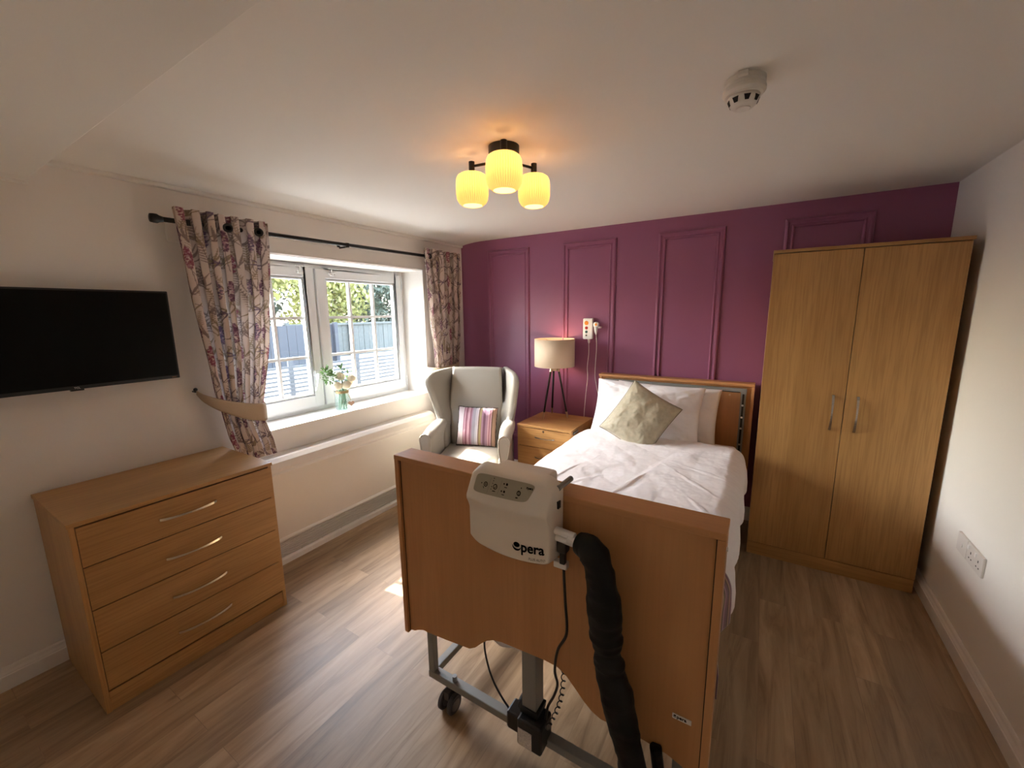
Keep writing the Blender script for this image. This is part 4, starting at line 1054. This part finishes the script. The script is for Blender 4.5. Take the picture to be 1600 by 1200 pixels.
# mattress base, frame and castors
obj('mattress', MB().box(1.50, 2.46, -2.13, -0.15, 0.42, 0.585), LINEN, bed, bevel=0.03, segs=3)
obj('mattress_platform', MB().box(1.50, 2.48, -2.14, -0.15, 0.385, 0.415), GREYM, bed, bevel=0.003)
by = -2.225
m = MB().box(1.535, 2.46, by - 0.016, by + 0.016, 0.098, 0.128)
m.box(1.535, 2.46, -0.42, -0.39, 0.098, 0.128)
m.box(1.535, 1.560, by + 0.016, -0.39, 0.098, 0.128); m.box(2.435, 2.46, by + 0.016, -0.39, 0.098, 0.128)
obj('base_frame', m, GREYM, bed, bevel=0.003)
for x in (1.535, 2.432): obj('end_post', MB().box(x, x + 0.028, by - 0.013, by + 0.013, 0.128, 0.97), GREYM, bed, bevel=0.002)
obj('lift_column', MB().box(1.968, 2.020, by - 0.028, by + 0.025, 0.128, 0.97), GREYM, bed, bevel=0.002)
for x, y in ((1.635, by), (2.36, by), (1.635, -0.40), (2.36, -0.40)):
    c = obj('castor', MB().tube([(x, y, 0.098), (x, y, 0.062)], 0.013, 12).box(x - 0.012, x + 0.012, y - 0.03, y + 0.014, 0.055, 0.090), RUBBER, bed, bevel=0.002)
    for s in (-1, 1):
        obj('wheel', MB().lathe((x + s * 0.022, y - 0.012, 0.0375), [(0.012, -0.009), (0.033, -0.009), (0.0375, -0.005), (0.0375, 0.005), (0.033, 0.009), (0.012, 0.009)], 28, 'x'), RUBBER, c)
        obj('hubcap', MB().lathe((x + s * 0.022, y - 0.012, 0.0375), [(0.022, -0.0105), (0.024, 0.0), (0.022, 0.0105)], 20, 'x'), mat('hub_grey', (0.16, 0.14, 0.13), 0.35) if 'hub_grey' not in MATS else MATS['hub_grey'], c)
obj('frame_knob', MB().tube([(1.655, by, 0.125), (1.655, by, 0.150)], 0.009, 12), GREYL, bed)
# actuator at the foot of the column
ac = obj('actuator', MB().box(1.965, 2.055, by - 0.062, by + 0.02, 0.105, 0.205).tube([(1.93, by + 0.035, 0.165), (2.00, by + 0.03, 0.165)], 0.034, 18).box(1.905, 1.975, by - 0.03, by + 0.03, 0.10, 0.17), BLACKP, bed, bevel=0.008)
obj('actuator_cap', MB().prism([(1.963, 0.20), (2.027, 0.20), (2.03, 0.225), (1.96, 0.225)], 1, by - 0.034, by + 0.03), BLACKP, ac, bevel=0.003)
m = MB(); m.box(1.972, 2.022, by - 0.0645, by - 0.0615, 0.115, 0.175)
lb = obj('rating_label', m, LABELW, ac)
# ------------------------------------------------------------------ duvet and pillows
DX0, DX1, DY0, DY1, DZ = 1.438, 2.522, -2.165, -0.42, 0.655
def duvet(nu=250, nv=300, Y0=DY0, Y1=DY1, off=0.0, drop=0.10, ends=True):
    hw = (DX1 - DX0) / 2; r = 0.09; cx_ = (DX0 + DX1) / 2
    flat = hw - r; arc = PI * r / 2; tot = 2 * (flat + arc + drop)
    creases = [((1.78, -1.02), (1.60, -1.75), .010), ((1.80, -0.98), (1.45, -1.20), .007), ((2.12, -0.98), (1.95, -1.70), .008), ((2.12, -0.96), (2.50, -1.35), .009), ((2.16, -0.92), (2.54, -1.08), .008), ((1.86, -1.35), (1.66, -2.1), .006), ((2.38, -1.45), (2.34, -2.1), .008), ((1.95, -1.15), (1.72, -1.6), .005), ((2.32, -1.5), (2.52, -1.68), .009), ((2.24, -1.25), (2.52, -1.60), .007), ((1.52, -1.5), (1.64, -2.0), .006), ((2.06, -1.6), (2.02, -2.1), .006)]
    def pos(u, v):
        s = (u - 0.5) * tot; a = abs(s); sg = 1 if s >= 0 else -1
        y = Y0 + (Y1 - Y0) * v
        if a < flat: x, z, nx_, nz_ = a, DZ, 0, 1
        elif a < flat + arc:
            t = (a - flat) / r; x, z = flat + r * math.sin(t), DZ - r + r * math.cos(t); nx_, nz_ = math.sin(t), math.cos(t)
        else:
            x, z, nx_, nz_ = hw, DZ - r - (a - flat - arc), 1, 0
        z0 = DZ
        # gentle dome across and softer folds on the hanging sides
        dome = 0.018 * (1 - (x / hw) ** 2)
        px = cx_ + sg * x
        k = 1 if a < flat + arc else 1 + (a - flat - arc) * 3
        d = 0.010 * noise.noise(Vector((px * 2.6, y * 2.2, 1.3))) + 0.006 * noise.noise(Vector((px * 7, y * 5, 4.1))) + 0.0024 * noise.noise(Vector((px * 22, y * 16, 2.1))) + 0.0012 * noise.noise(Vector((px * 60, y * 40, 9.1)))
        d += 0.0026 * (abs(noise.noise(Vector((px * 4.5 + y * 2, y * 3.2, 7.7)))) ** 0.7) * 2 - 0.002
        for (p0, p1, am) in creases:
            ax, ay = p1[0] - p0[0], p1[1] - p0[1]; Ls = ax * ax + ay * ay
            t = max(0, min(1, ((px - p0[0]) * ax + (y - p0[1]) * ay) / Ls))
            dd = math.hypot(px - p0[0] - ax * t, y - p0[1] - ay * t)
            wob = 0.006 * math.sin(t * 9)
            d += 0.55 * am * math.exp(-((dd + wob) / 0.0065) ** 2) * math.sin(PI * min(1, t * 0.9 + 0.1)) 
        if a > flat + arc * 0.5:
            d += 0.014 * math.sin(y * 17 + 2 * noise.noise(Vector((y * 2, 0, 3)))) * min(1, (a - flat - arc * 0.5) / 0.12)
        z += dome * nz_
        tuck = max(0.0, min(1.0, (-1.66 - y) / 0.32)); px -= sg * 0.020 * tuck * tuck * (3 - 2 * tuck) * min(1, a / hw)
        d += off; px += sg * nx_ * d; z += nz_ * d
        ez = min(v, 1.0) 
        # foot end rolls down behind the footboard
        if ends and v < 0.035:
            t = 1 - v / 0.035; z -= 0.05 * (1 - math.sqrt(max(0, 1 - t * t)))
        if ends and v > 0.95:
            t = (v - 0.95) / 0.05; z -= 0.035 * (1 - math.sqrt(max(0, 1 - t * t)))
        return (px, y, z)
    m = MB().grid(nu, nv, pos)
    return m
du = obj('duvet', duvet(), LINEN, None, smooth=True, solid=0.022)
tag(du, 'crumpled white duvet spread over the bed', 'duvet')
# the sheet end that shows below the foot of the bed
obj('sheet_end', MB().grid(30, 8, lambda u, v: (1.76 + u * 0.50, -2.172 + 0.006 * math.sin(u * 30), 0.43 - v * (0.075 + 0.03 * math.sin(u * 5 + 1)))), LINEN, bed, smooth=True, solid=0.002)
# striped runner across the foot of the bed, its fall seen at the side
m = duvet(200, 40, -2.135, -1.80, 0.007, 0.12, False)
ru = obj('bed_runner', m, RUNSTR, None, smooth=True, solid=0.004); tag(ru, 'purple and brown striped runner hanging at the right of the bed foot', 'bed runner')
# pillows
p1 = obj('pillow', pillow(0.74, 0.44, 0.16, 0.05, 0.012, 1, 80), LINEN, None, smooth=True, local=True)
tag(p1, 'large white pillow leaning on the headboard behind the sage cushion', 'pillow', 'white pillows on the bed')
place(p1, (1.878, -0.368, 0.797), math.radians(-24), math.radians(1.5), math.radians(2))
p2 = obj('pillow', pillow(0.71, 0.44, 0.14, 0.05, 0.010, 8, 60), LINEN, None, smooth=True, local=True)
tag(p2, 'white pillow at the back, only its right end showing beside the large one', 'pillow', 'white pillows on the bed')
place(p2, (1.985, -0.246, 0.768), math.radians(-14), math.radians(1), 0)
c2 = thing('cushion', 'sage-green crushed velvet cushion standing on its corner on the bed', 'cushion', (1.896, -0.566, 0.806))
obj('cover', pillow(0.360, 0.400, 0.13, 0.06, 0.0048, 5, 70), SAGE, c2, smooth=True, local=True)
edge = []
for (p, q_) in (((-1, -1), (1, -1)), ((1, -1), (1, 1)), ((1, 1), (-1, 1)), ((-1, 1), (-1, -1))):
    for k in range(24):
        t = k / 24; a = p[0] + (q_[0] - p[0]) * t; b = p[1] + (q_[1] - p[1]) * t
        edge.append((a * 0.180 * (1 - 0.06 * (1 - b * b)), rng_.uniform(-.001, .001), b * 0.200 * (1 - 0.06 * (1 - a * a))))
obj('piping', MB().tube(edge + [edge[0]], 0.0028, 6, cap=False), SAGED, c2, smooth=True, local=True)
c2.rotation_euler = (Matrix.Rotation(math.radians(10), 3, 'Z') @ Matrix.Rotation(math.radians(-28), 3, 'X') @ Matrix.Rotation(math.radians(31), 3, 'Y')).to_euler()

# ------------------------------------------------------------------ pump control box hooked on the footboard
px0, px1, pz0, pz1 = 1.832, 2.120, 0.815, 1.062
PY = fy0
pump = thing('mattress_pump', 'cream mattress pump control box hooked on the footboard, lettered opera', 'mattress pump', ((px0 + px1) / 2, PY, 0.95))
def pump_depth(u, v):
    """u across, v up, both 0..1 -> depth of the moulded face"""
    base = 0.062 + 0.014 * max(0, min(1, (v - 0.45) / 0.18)) ** 1.5
    arc_ = 0.60 - 0.10 * (1 - (2 * abs(u - 0.5)) ** 3)
    if v > arc_ + 0.10: base -= 0.040 * (v - arc_ - 0.10) / (1 - arc_ - 0.10)
    return base
def pump_pt(u, v):
    x = px0 + (px1 - px0) * u
    zb = pz0 + 0.010 * (2 * u - 1) ** 2 * 1.0 + (0.030 * max(0, (0.16 - u) / 0.16) ** 2) - 0.012 * math.sin(PI * u) + 0.018 * max(0, (u - .85) / .15) ** 3
    zt = pz1 - 0.028 * max(0, (u - .82) / .18) ** 2.5 - 0.030 * max(0, (.15 - u) / .15) ** 2 
    z = zb + (zt - zb) * v
    e = min(1, u / 0.045, (1 - u) / 0.045); e = 1 - (1 - max(0, e)) ** 2.2
    f_ = min(1, v / 0.05, (1 - v) / 0.06); f_ = 1 - (1 - max(0, f_)) ** 2.2
    d = pump_depth(u, v) * (0.25 + 0.75 * min(e, f_))
    return x, z, d
m = MB(); NU, NV = 70, 60
def fnp(u, v):
    x, z, d = pump_pt(u, v); return (x, PY - d, z)
m.grid(NU, NV, fnp)
m.grid(NU, NV, lambda u, v: (lambda q: (q[0], PY - 0.0005, q[1]))(pump_pt(u, v)))
rim = [(i, 0) for i in range(NU)] + [(NU - 1, j) for j in range(1, NV)] + [(i, NV - 1) for i in range(NU - 2, -1, -1)] + [(0, j) for j in range(NV - 2, 0, -1)]
for k in range(len(rim)):
    i, j = rim[k]; i2, j2 = rim[(k + 1) % len(rim)]; m.f.append((j * NU + i, j2 * NU + i2, NU * NV + j2 * NU + i2, NU * NV + j * NU + i))
cs = obj('casing', m, CREAMP, pump); autosmooth(cs, 50)
obj('top_flange', MB().box(1.90, 2.08, PY - 0.028, PY + 0.055, fz + 0.001, fz + 0.050), CREAMP, pump, bevel=0.012, segs=3)
def onpump(u, v, off=0.0008):
    """lay something on the moulded face"""
    x, z, d = pump_pt(u, v); return (x, PY - d - off, z)
# control label
cor = [(0.115, 0.925), (0.80, 0.93), (0.72, 0.735), (0.105, 0.715)]
def lab(s, t):
    a = Vector(cor[0]).lerp(Vector(cor[1]), s); b = Vector(cor[3]).lerp(Vector(cor[2]), s); return a.lerp(b, t)
m = MB(); n1, n2 = 40, 16; vs = []; keep = []
def supell(s, t):
    S, T_ = 2 * s - 1, 2 * t - 1
    k = max(abs(S), abs(T_)); 
    if k < 1e-6: return .5, .5
    q = (abs(S) ** 9 + abs(T_) ** 4) ** (1 / 6.5)
    f_ = min(1.0, k / max(q, 1e-6)) if q > k else 1.0
    f_ = k / ((abs(S) ** 7 + abs(T_) ** 7) ** (1 / 7)); return .5 + S * f_ / 2, .5 + T_ * f_ / 2
m.grid(n1, n2, lambda s, t: (lambda p: onpump(lab(*supell(s, t)).x, lab(*supell(s, t)).y, 0.0012))(0))
lp = obj('control_label', m, PANELG, pump, smooth=True)
def sym(fn, pts_):
    return pts_
def ringon(s, t, r, wd_, m, n=18, fill=False):
    c = lab(s, t); vs = []; fs = []
    du_, dv_ = r / (px1 - px0), r / (pz1 - pz0)
    wd_ *= 1.7; k2 = 0 if fill else 1 - wd_ / r; du_ *= 1.12; dv_ *= 1.12
    for i in range(n):
        a = 2 * PI * i / n
        vs += [onpump(c.x + du_ * math.cos(a), c.y + dv_ * math.sin(a), 0.0020), onpump(c.x + k2 * du_ * math.cos(a), c.y + k2 * dv_ * math.sin(a), 0.0020)]
    for i in range(n): fs.append((2 * i, 2 * i + 1, (2 * i + 3) % (2 * n), (2 * i + 2) % (2 * n)))
    m.add(vs, fs)
def lineon(s0, t0, s1, t1, wd_, m):
    wd_ *= 1.5
    a, b = lab(s0, t0), lab(s1, t1); d_ = Vector(((b.x - a.x) * (px1 - px0), (b.y - a.y) * (pz1 - pz0))); d_.normalize()
    nx_, ny_ = -d_.y * wd_ / 2 / (px1 - px0), d_.x * wd_ / 2 / (pz1 - pz0)
    m.add([onpump(a.x + nx_, a.y + ny_, .0021), onpump(a.x - nx_, a.y - ny_, .0021), onpump(b.x - nx_, b.y - ny_, .0021), onpump(b.x + nx_, b.y + ny_, .0021)], [(0, 1, 2, 3)])
m = MB()
ringon(0.20, 0.50, 0.0058, 0.0012, m); ringon(0.20, 0.50, 0.0018, 0.001, m, fill=True); lineon(0.165, .62, .185, .72, .0012, m); ringon(0.125, 0.48, 0.0015, 0, m, fill=True)
ringon(0.375, 0.52, 0.0062, 0.0011, m); lineon(.35, .42, .40, .42, .0010, m); lineon(.345, .75, .40, .75, .0014, m); lineon(.36, .60, .40, .48, .0010, m)
for t in (.12, .25, .38, .55, .68): ringon(0.315, t, 0.0012, 0, m, fill=True)
ringon(0.505, 0.28, 0.0020, 0, m, fill=True); ringon(0.555, 0.28, 0.0030, 0, m, fill=True); lineon(.53, .44, .575, .44, .0012, m)
ringon(0.505, 0.66, 0.0020, 0, m, fill=True); ringon(0.555, 0.66, 0.0028, 0, m, fill=True); lineon(.53, .82, .575, .82, .0012, m)
ringon(0.80, 0.30, 0.0015, 0, m, fill=True); ringon(0.80, 0.58, 0.0058, 0.0013, m); lineon(.785, .50, .815, .66, .0012, m); lineon(.80, .48, .83, .60, .001, m); lineon(.78, .82, .82, .82, .0018, m)
obj('control_symbols', m, mat('dark_olive_ink', (0.022, 0.016, 0.008), 0.8, spec=0.05), lp)
for q_ in (.262, .455):
    m = MB(); lineon(q_, .12, q_, .88, .0006, m); obj('divider_line', m, INKG, lp)
def tmap(u0, v0):
    return lambda u, v, w_: onpump(u0 + u / (px1 - px0), v0 + v / (pz1 - pz0), 0.0016 + w_)
c_ = lab(0.92, 0.26)
m = text_mb('pera', 0.0085, tmap(c_.x - 0.012, c_.y - 0.006), 0.0002, offset=0.0003); m2 = swoosh(tmap(c_.x - 0.020, c_.y - 0.006), 0.0085); m.add(m2.v, m2.f)
obj('label_logo', m, INK, lp)
m = text_mb('pera', 0.041, tmap(0.655, 0.160), 0.0003, offset=0.0010); m2 = swoosh(tmap(0.610, 0.160), 0.041); m.add(m2.v, m2.f)
obj('logo', m, INK, pump)
obj('model_lettering', text_mb('PLUS AUTO', 0.0100, tmap(0.74, 0.075), 0.0002), INKG, pump)
obj('hanging_hook', MB().tube([(2.112, PY - 0.02, fz + 0.026), (2.112, PY + 0.070, fz + 0.022)], 0.0085, 12), GREYM, pump, smooth=False)
# hose connector
cx_, cz_ = 2.142, 0.925
obj('hose_connector', MB().tube([(cx_ - 0.03, PY - 0.036, cz_), (cx_ + 0.030, PY - 0.038, cz_ - 0.004)], 0.011, 16).tube([(cx_ - 0.03, PY - 0.034, cz_ - 0.022), (cx_ + 0.030, PY - 0.036, cz_ - 0.026)], 0.009, 16).tube([(cx_ + 0.012, PY - 0.038, cz_ - 0.01), (cx_ + 0.044, PY - 0.040, cz_ - 0.018)], 0.0145, 16), WHITEP, pump, bevel=0.002)
obj('side_switch', MB().box(px1 - 0.004, px1 + 0.002, PY - 0.034, PY - 0.020, 0.985, 1.005), BLACKP, pump)
obj('power_plug', MB().box(2.119, 2.147, PY - 0.040, PY - 0.012, 0.862, 0.900).box(2.125, 2.141, PY - 0.034, PY - 0.018, 0.825, 0.864), BLACKP, pump, bevel=0.003)
obj('cable_clip', MB().box(2.105, 2.145, PY - 0.030, PY - 0.010, 0.808, 0.828), WHITEP, pump, bevel=0.003)
obj('power_cable', MB().tube(bez([(2.134, PY - 0.026, 0.838), (2.134, PY - 0.022, 0.80), (2.136, PY - 0.014, 0.70), (2.140, PY - 0.012, 0.60), (2.112, PY - 0.010, 0.53), (2.100, PY - 0.004, 0.45), (2.098, PY + 0.02, 0.38), (2.082, PY + 0.030, 0.32), (2.058, PY + 0.035, 0.26), (2.048, PY + 0.04, 0.20)], 8), 0.0042, 8), BLACKP, pump, smooth=True)
# sleeved air hose
ho = thing('air_hose', 'black fabric-sleeved air hose hanging down the footboard to the floor', 'hose', (2.20, -2.33, 0.9))
path = bez([(cx_ + 0.040, PY - 0.040, cz_ - 0.014), (2.222, PY - 0.052, 0.905), (2.246, PY - 0.058, 0.865), (2.258, PY - 0.058, 0.80), (2.262, PY - 0.052, 0.72), (2.268, PY - 0.050, 0.65), (2.280, PY - 0.050, 0.585), (2.300, PY - 0.054, 0.52), (2.322, PY - 0.058, 0.44), (2.345, PY - 0.060, 0.36), (2.362, PY - 0.058, 0.26), (2.372, PY - 0.05, 0.15), (2.376, PY - 0.02, 0.07), (2.380, PY + 0.05, 0.035)], 12)
NPH = len(path); vs = []; fs = []; nr = 26; prev = None
for i, p in enumerate(path):
    t = (path[min(i + 1, NPH - 1)] - path[max(i - 1, 0)]).normalized()
    a = Vector((0, -1, 0)) if prev is None else prev
    a = (a - t * a.dot(t)).normalized(); b = t.cross(a); prev = a
    s = i / (NPH - 1)
    R_ = 0.041 * (0.62 + 0.38 * min(1, s * 10)) * (1 + 0.10 * math.sin(s * 24 + 1))
    for c0, am in ((0.355, 0.14), (0.44, 0.13), (0.40, -0.08), (0.31, -0.05)): R_ *= 1 + am * math.exp(-((s - c0) / 0.010) ** 2)
    for k in range(nr):
        an = 2 * PI * k / nr
        q = R_ * (1 + 0.09 * noise.noise(Vector((math.cos(an) * 1.2, math.sin(an) * 1.2, s * 22))) + 0.13 * max(0, noise.noise(Vector((math.cos(an) * .8, math.sin(an) * .8 + 4, s * 46 + math.cos(an) * 1.5)))))
        vs.append(p + a * math.cos(an) * q * 0.85 + b * math.sin(an) * q)
for i in range(NPH - 1):
    for k in range(nr):
        k2 = (k + 1) % nr; fs.append((i * nr + k, i * nr + k2, (i + 1) * nr + k2, (i + 1) * nr + k))
fs += [tuple(range(nr)), tuple((NPH - 1) * nr + k for k in range(nr))[::-1]]
obj('sleeve', MB().add(vs, fs), SLEEVE, ho, smooth=True)
st = [(2.395, PY + 0.000, 0.36), (2.405, PY + 0.004, 0.28), (2.41, PY + 0.006, 0.20), (2.40, PY + 0.01, 0.12)]
obj('second_hose', MB().tube(bez(st, 6), 0.016, 12), SLEEVE, ho, smooth=True)
# coiled handset lead and actuator lead
pts = []
a0, a1 = Vector((2.112, by - 0.020, 0.440)), Vector((2.060, by - 0.030, 0.19))
for k in range(150):
    t = k / 149; c = a0.lerp(a1, t) + Vector((0.018 * math.sin(PI * t), 0, 0)); an = t * 2 * PI * 10
    pts.append(c + Vector((0.0065 * math.cos(an), 0.0065 * math.sin(an), 0.0)))
obj('coiled_lead', MB().tube(pts, 0.0018, 6), BLACKP, bed, smooth=True)
obj('actuator_lead', MB().tube(bez([(1.795, by + 0.05, 0.47), (1.790, by + 0.03, 0.40), (1.792, by + 0.01, 0.33), (1.825, by, 0.24), (1.872, by, 0.17), (1.93, by, 0.12)], 8), 0.0036, 8), BLACKP, bed, smooth=True)

# ------------------------------------------------------------------ outside: yard, fences, trees
GZ = -0.35
GT = 0.25
PAVE = mat('pale_paving', (0.21, 0.205, 0.195), 0.8, noise_amt=0.2, nscale=3)
FENCEB = mat('blue_grey_fence_paint', (0.023, 0.023, 0.026), 0.7, noise_amt=0.2, nscale=10)
FENCEG = mat('weathered_grey_boards', (0.06, 0.06, 0.05), 0.8, noise_amt=0.3, nscale=12)
SLATM = mat('slate_grey_slats', (0.018, 0.020, 0.024), 0.45, noise_amt=0.2, nscale=8)
struct('ground', MB().box(-40, -0.37, -20, 40, GZ - 0.1, GZ), PAVE, 'pale paved yard outside the window')
struct('ground_terrace', MB().box(-60, -3.5, -25, 60, GZ - 0.1, GT), PAVE, 'pale raised terrace behind the railing')
def deck_fence(x, y0, y1, zb, zt, label, loc):
    t = thing('slatted_railing', label, 'fence', loc, group=None)
    n = int((zt - zb) / 0.062); m = MB()
    for k in range(n):
        z = zb + k * 0.062; m.box(x - 0.006, x + 0.006, y0, y1, z, z + 0.030)
    obj('slats', m, SLATM, t)
    for y in np.arange(y0, y1 + 0.01, (y1 - y0) / 5): obj('post', MB().box(x - 0.05, x - 0.012, y - 0.035, y + 0.035, GZ, zt + 0.03), SLATM, t)
    return t
deck_fence(-3.3, -2.2, 3.6, -0.25, 0.86, 'grey horizontal slatted railing just outside the window', (-3.3, 0.7, GZ))
m = MB()
t = thing('board_fence', 'tall blue-grey board fence beyond the railing, seen through the left panes', 'fence', (-7.4, 1.0, GT))
for k in range(29):
    y = -2.6 + k * 0.22; m.box(-7.42, -7.40 + 0.004 * (k % 2), y, y + 0.212, GT, 1.26)
obj('boards', m, FENCEB, t)
for y in (-2.6, -0.8, 1.2, 3.7): obj('post', MB().box(-7.40, -7.30, y, y + 0.10, GT, 1.31), FENCEB, t)
t = thing('board_fence', 'weathered grey close-board fence in the distance, seen through the right panes', 'fence', (-8.5, 6.5, GT))
m = MB()
for k in range(38):
    y = 3.0 + k * 0.20; m.box(-8.52, -8.50 + 0.006 * (k % 2), y, y + 0.190, GT, 1.20)
obj('boards', m, FENCEG, t)
obj('capping', MB().box(-8.56, -8.44, 3.0, 10.6, 1.20, 1.26), FENCEG, t)
for y in (3.0, 5.0, 7.0, 9.0): obj('post', MB().box(-8.48, -8.38, y, y + 0.1, GT, 1.32), FENCEG, t)
def leafmat(name, c, v):
    m = mat(name, c, 0.6, noise_amt=v, nscale=1.5); return m
LY = leafmat('yellow_green_leaves', (0.19, 0.18, 0.05), 0.35); LG = leafmat('dull_green_leaves', (0.05, 0.06, 0.035), 0.4); LD = leafmat('blue_green_leaves', (0.03, 0.045, 0.035), 0.4)
BARK = mat('tree_bark', (0.05, 0.038, 0.028), 0.9, noise_amt=0.3, nscale=20)
def tree(x, y, h, rad_, lm, label, seed, n=6500, ls=0.10, base=0.36):
    r_ = random.Random(seed)
    t = thing('tree', label, 'tree', (x, y, GT), 0.0, 'trees beyond the fences')
    m = MB().tube([(x, y, GT), (x + 0.05, y, GT + h * 0.45), (x, y + 0.08, GT + h * 0.9)], [0.14, 0.09, 0.02], 8)
    for k in range(9):
        a = r_.uniform(0, 2 * PI); z = GT + h * r_.uniform(.25, .75); e_ = r_.uniform(.5, .9) * rad_
        m.tube([(x, y, z), (x + math.cos(a) * e_ * .5, y + math.sin(a) * e_ * .5, z + e_ * .35), (x + math.cos(a) * e_, y + math.sin(a) * e_, z + e_ * .45)], [0.045, 0.03, 0.01], 6)
    obj('trunk', m, BARK, t, smooth=True)
    blobs = [(x + r_.uniform(-.5, .5) * rad_, y + r_.uniform(-.7, .7) * rad_, GT + h * r_.uniform(base, 0.92), rad_ * r_.uniform(.30, .55)) for k in range(26)]
    vs = []; fs = []
    for k in range(n):
        b = r_.choice(blobs); d = Vector((r_.gauss(0, 1), r_.gauss(0, 1), r_.gauss(0, 1))).normalized() * b[3] * r_.uniform(.55, 1.05)
        c = Vector((b[0] + d.x, b[1] + d.y, b[2] + d.z)); u = Vector((r_.gauss(0, 1), r_.gauss(0, 1), r_.gauss(0, 1))).normalized(); v = u.orthogonal().normalized()
        s = ls * r_.uniform(.6, 1.3); o0 = len(vs)
        vs += [c - u * s, c + v * s * .5, c + u * s, c - v * s * .5]; fs.append((o0, o0 + 1, o0 + 2, o0 + 3))
    obj('foliage', MB().add(vs, fs), lm, t, weld=False)
    return t
tree(-10.6, 2.9, 4.6, 1.5, LY, 'yellow-green tree over the board fence, in the left casement', 1, base=0.08)
tree(-10.9, 5.9, 4.6, 1.4, LY, 'bright yellow-green tree in the upper left panes of the right casement', 6, base=0.08)
tree(-11.2, 8.6, 4.6, 1.4, LG, 'dull green tree in the middle panes of the right casement', 2, base=0.08)
tree(-11.6, 11.4, 4.8, 1.5, LD, 'blue-green tree at the far right of the window view', 3, base=0.08)
tree(-10.8, 0.0, 4.6, 1.5, LD, 'dark blue-green tree at the far left of the window view', 4, base=0.08)
tree(-15.5, 4.6, 6.2, 2.2, LG, 'tall green tree behind the gap between the two yellow-green trees', 5, n=5200, ls=0.15, base=0.06)
tree(-15.8, 10.2, 6.2, 2.2, LG, 'tall green tree in the distance behind the dull green one', 7, n=5200, ls=0.15, base=0.06)
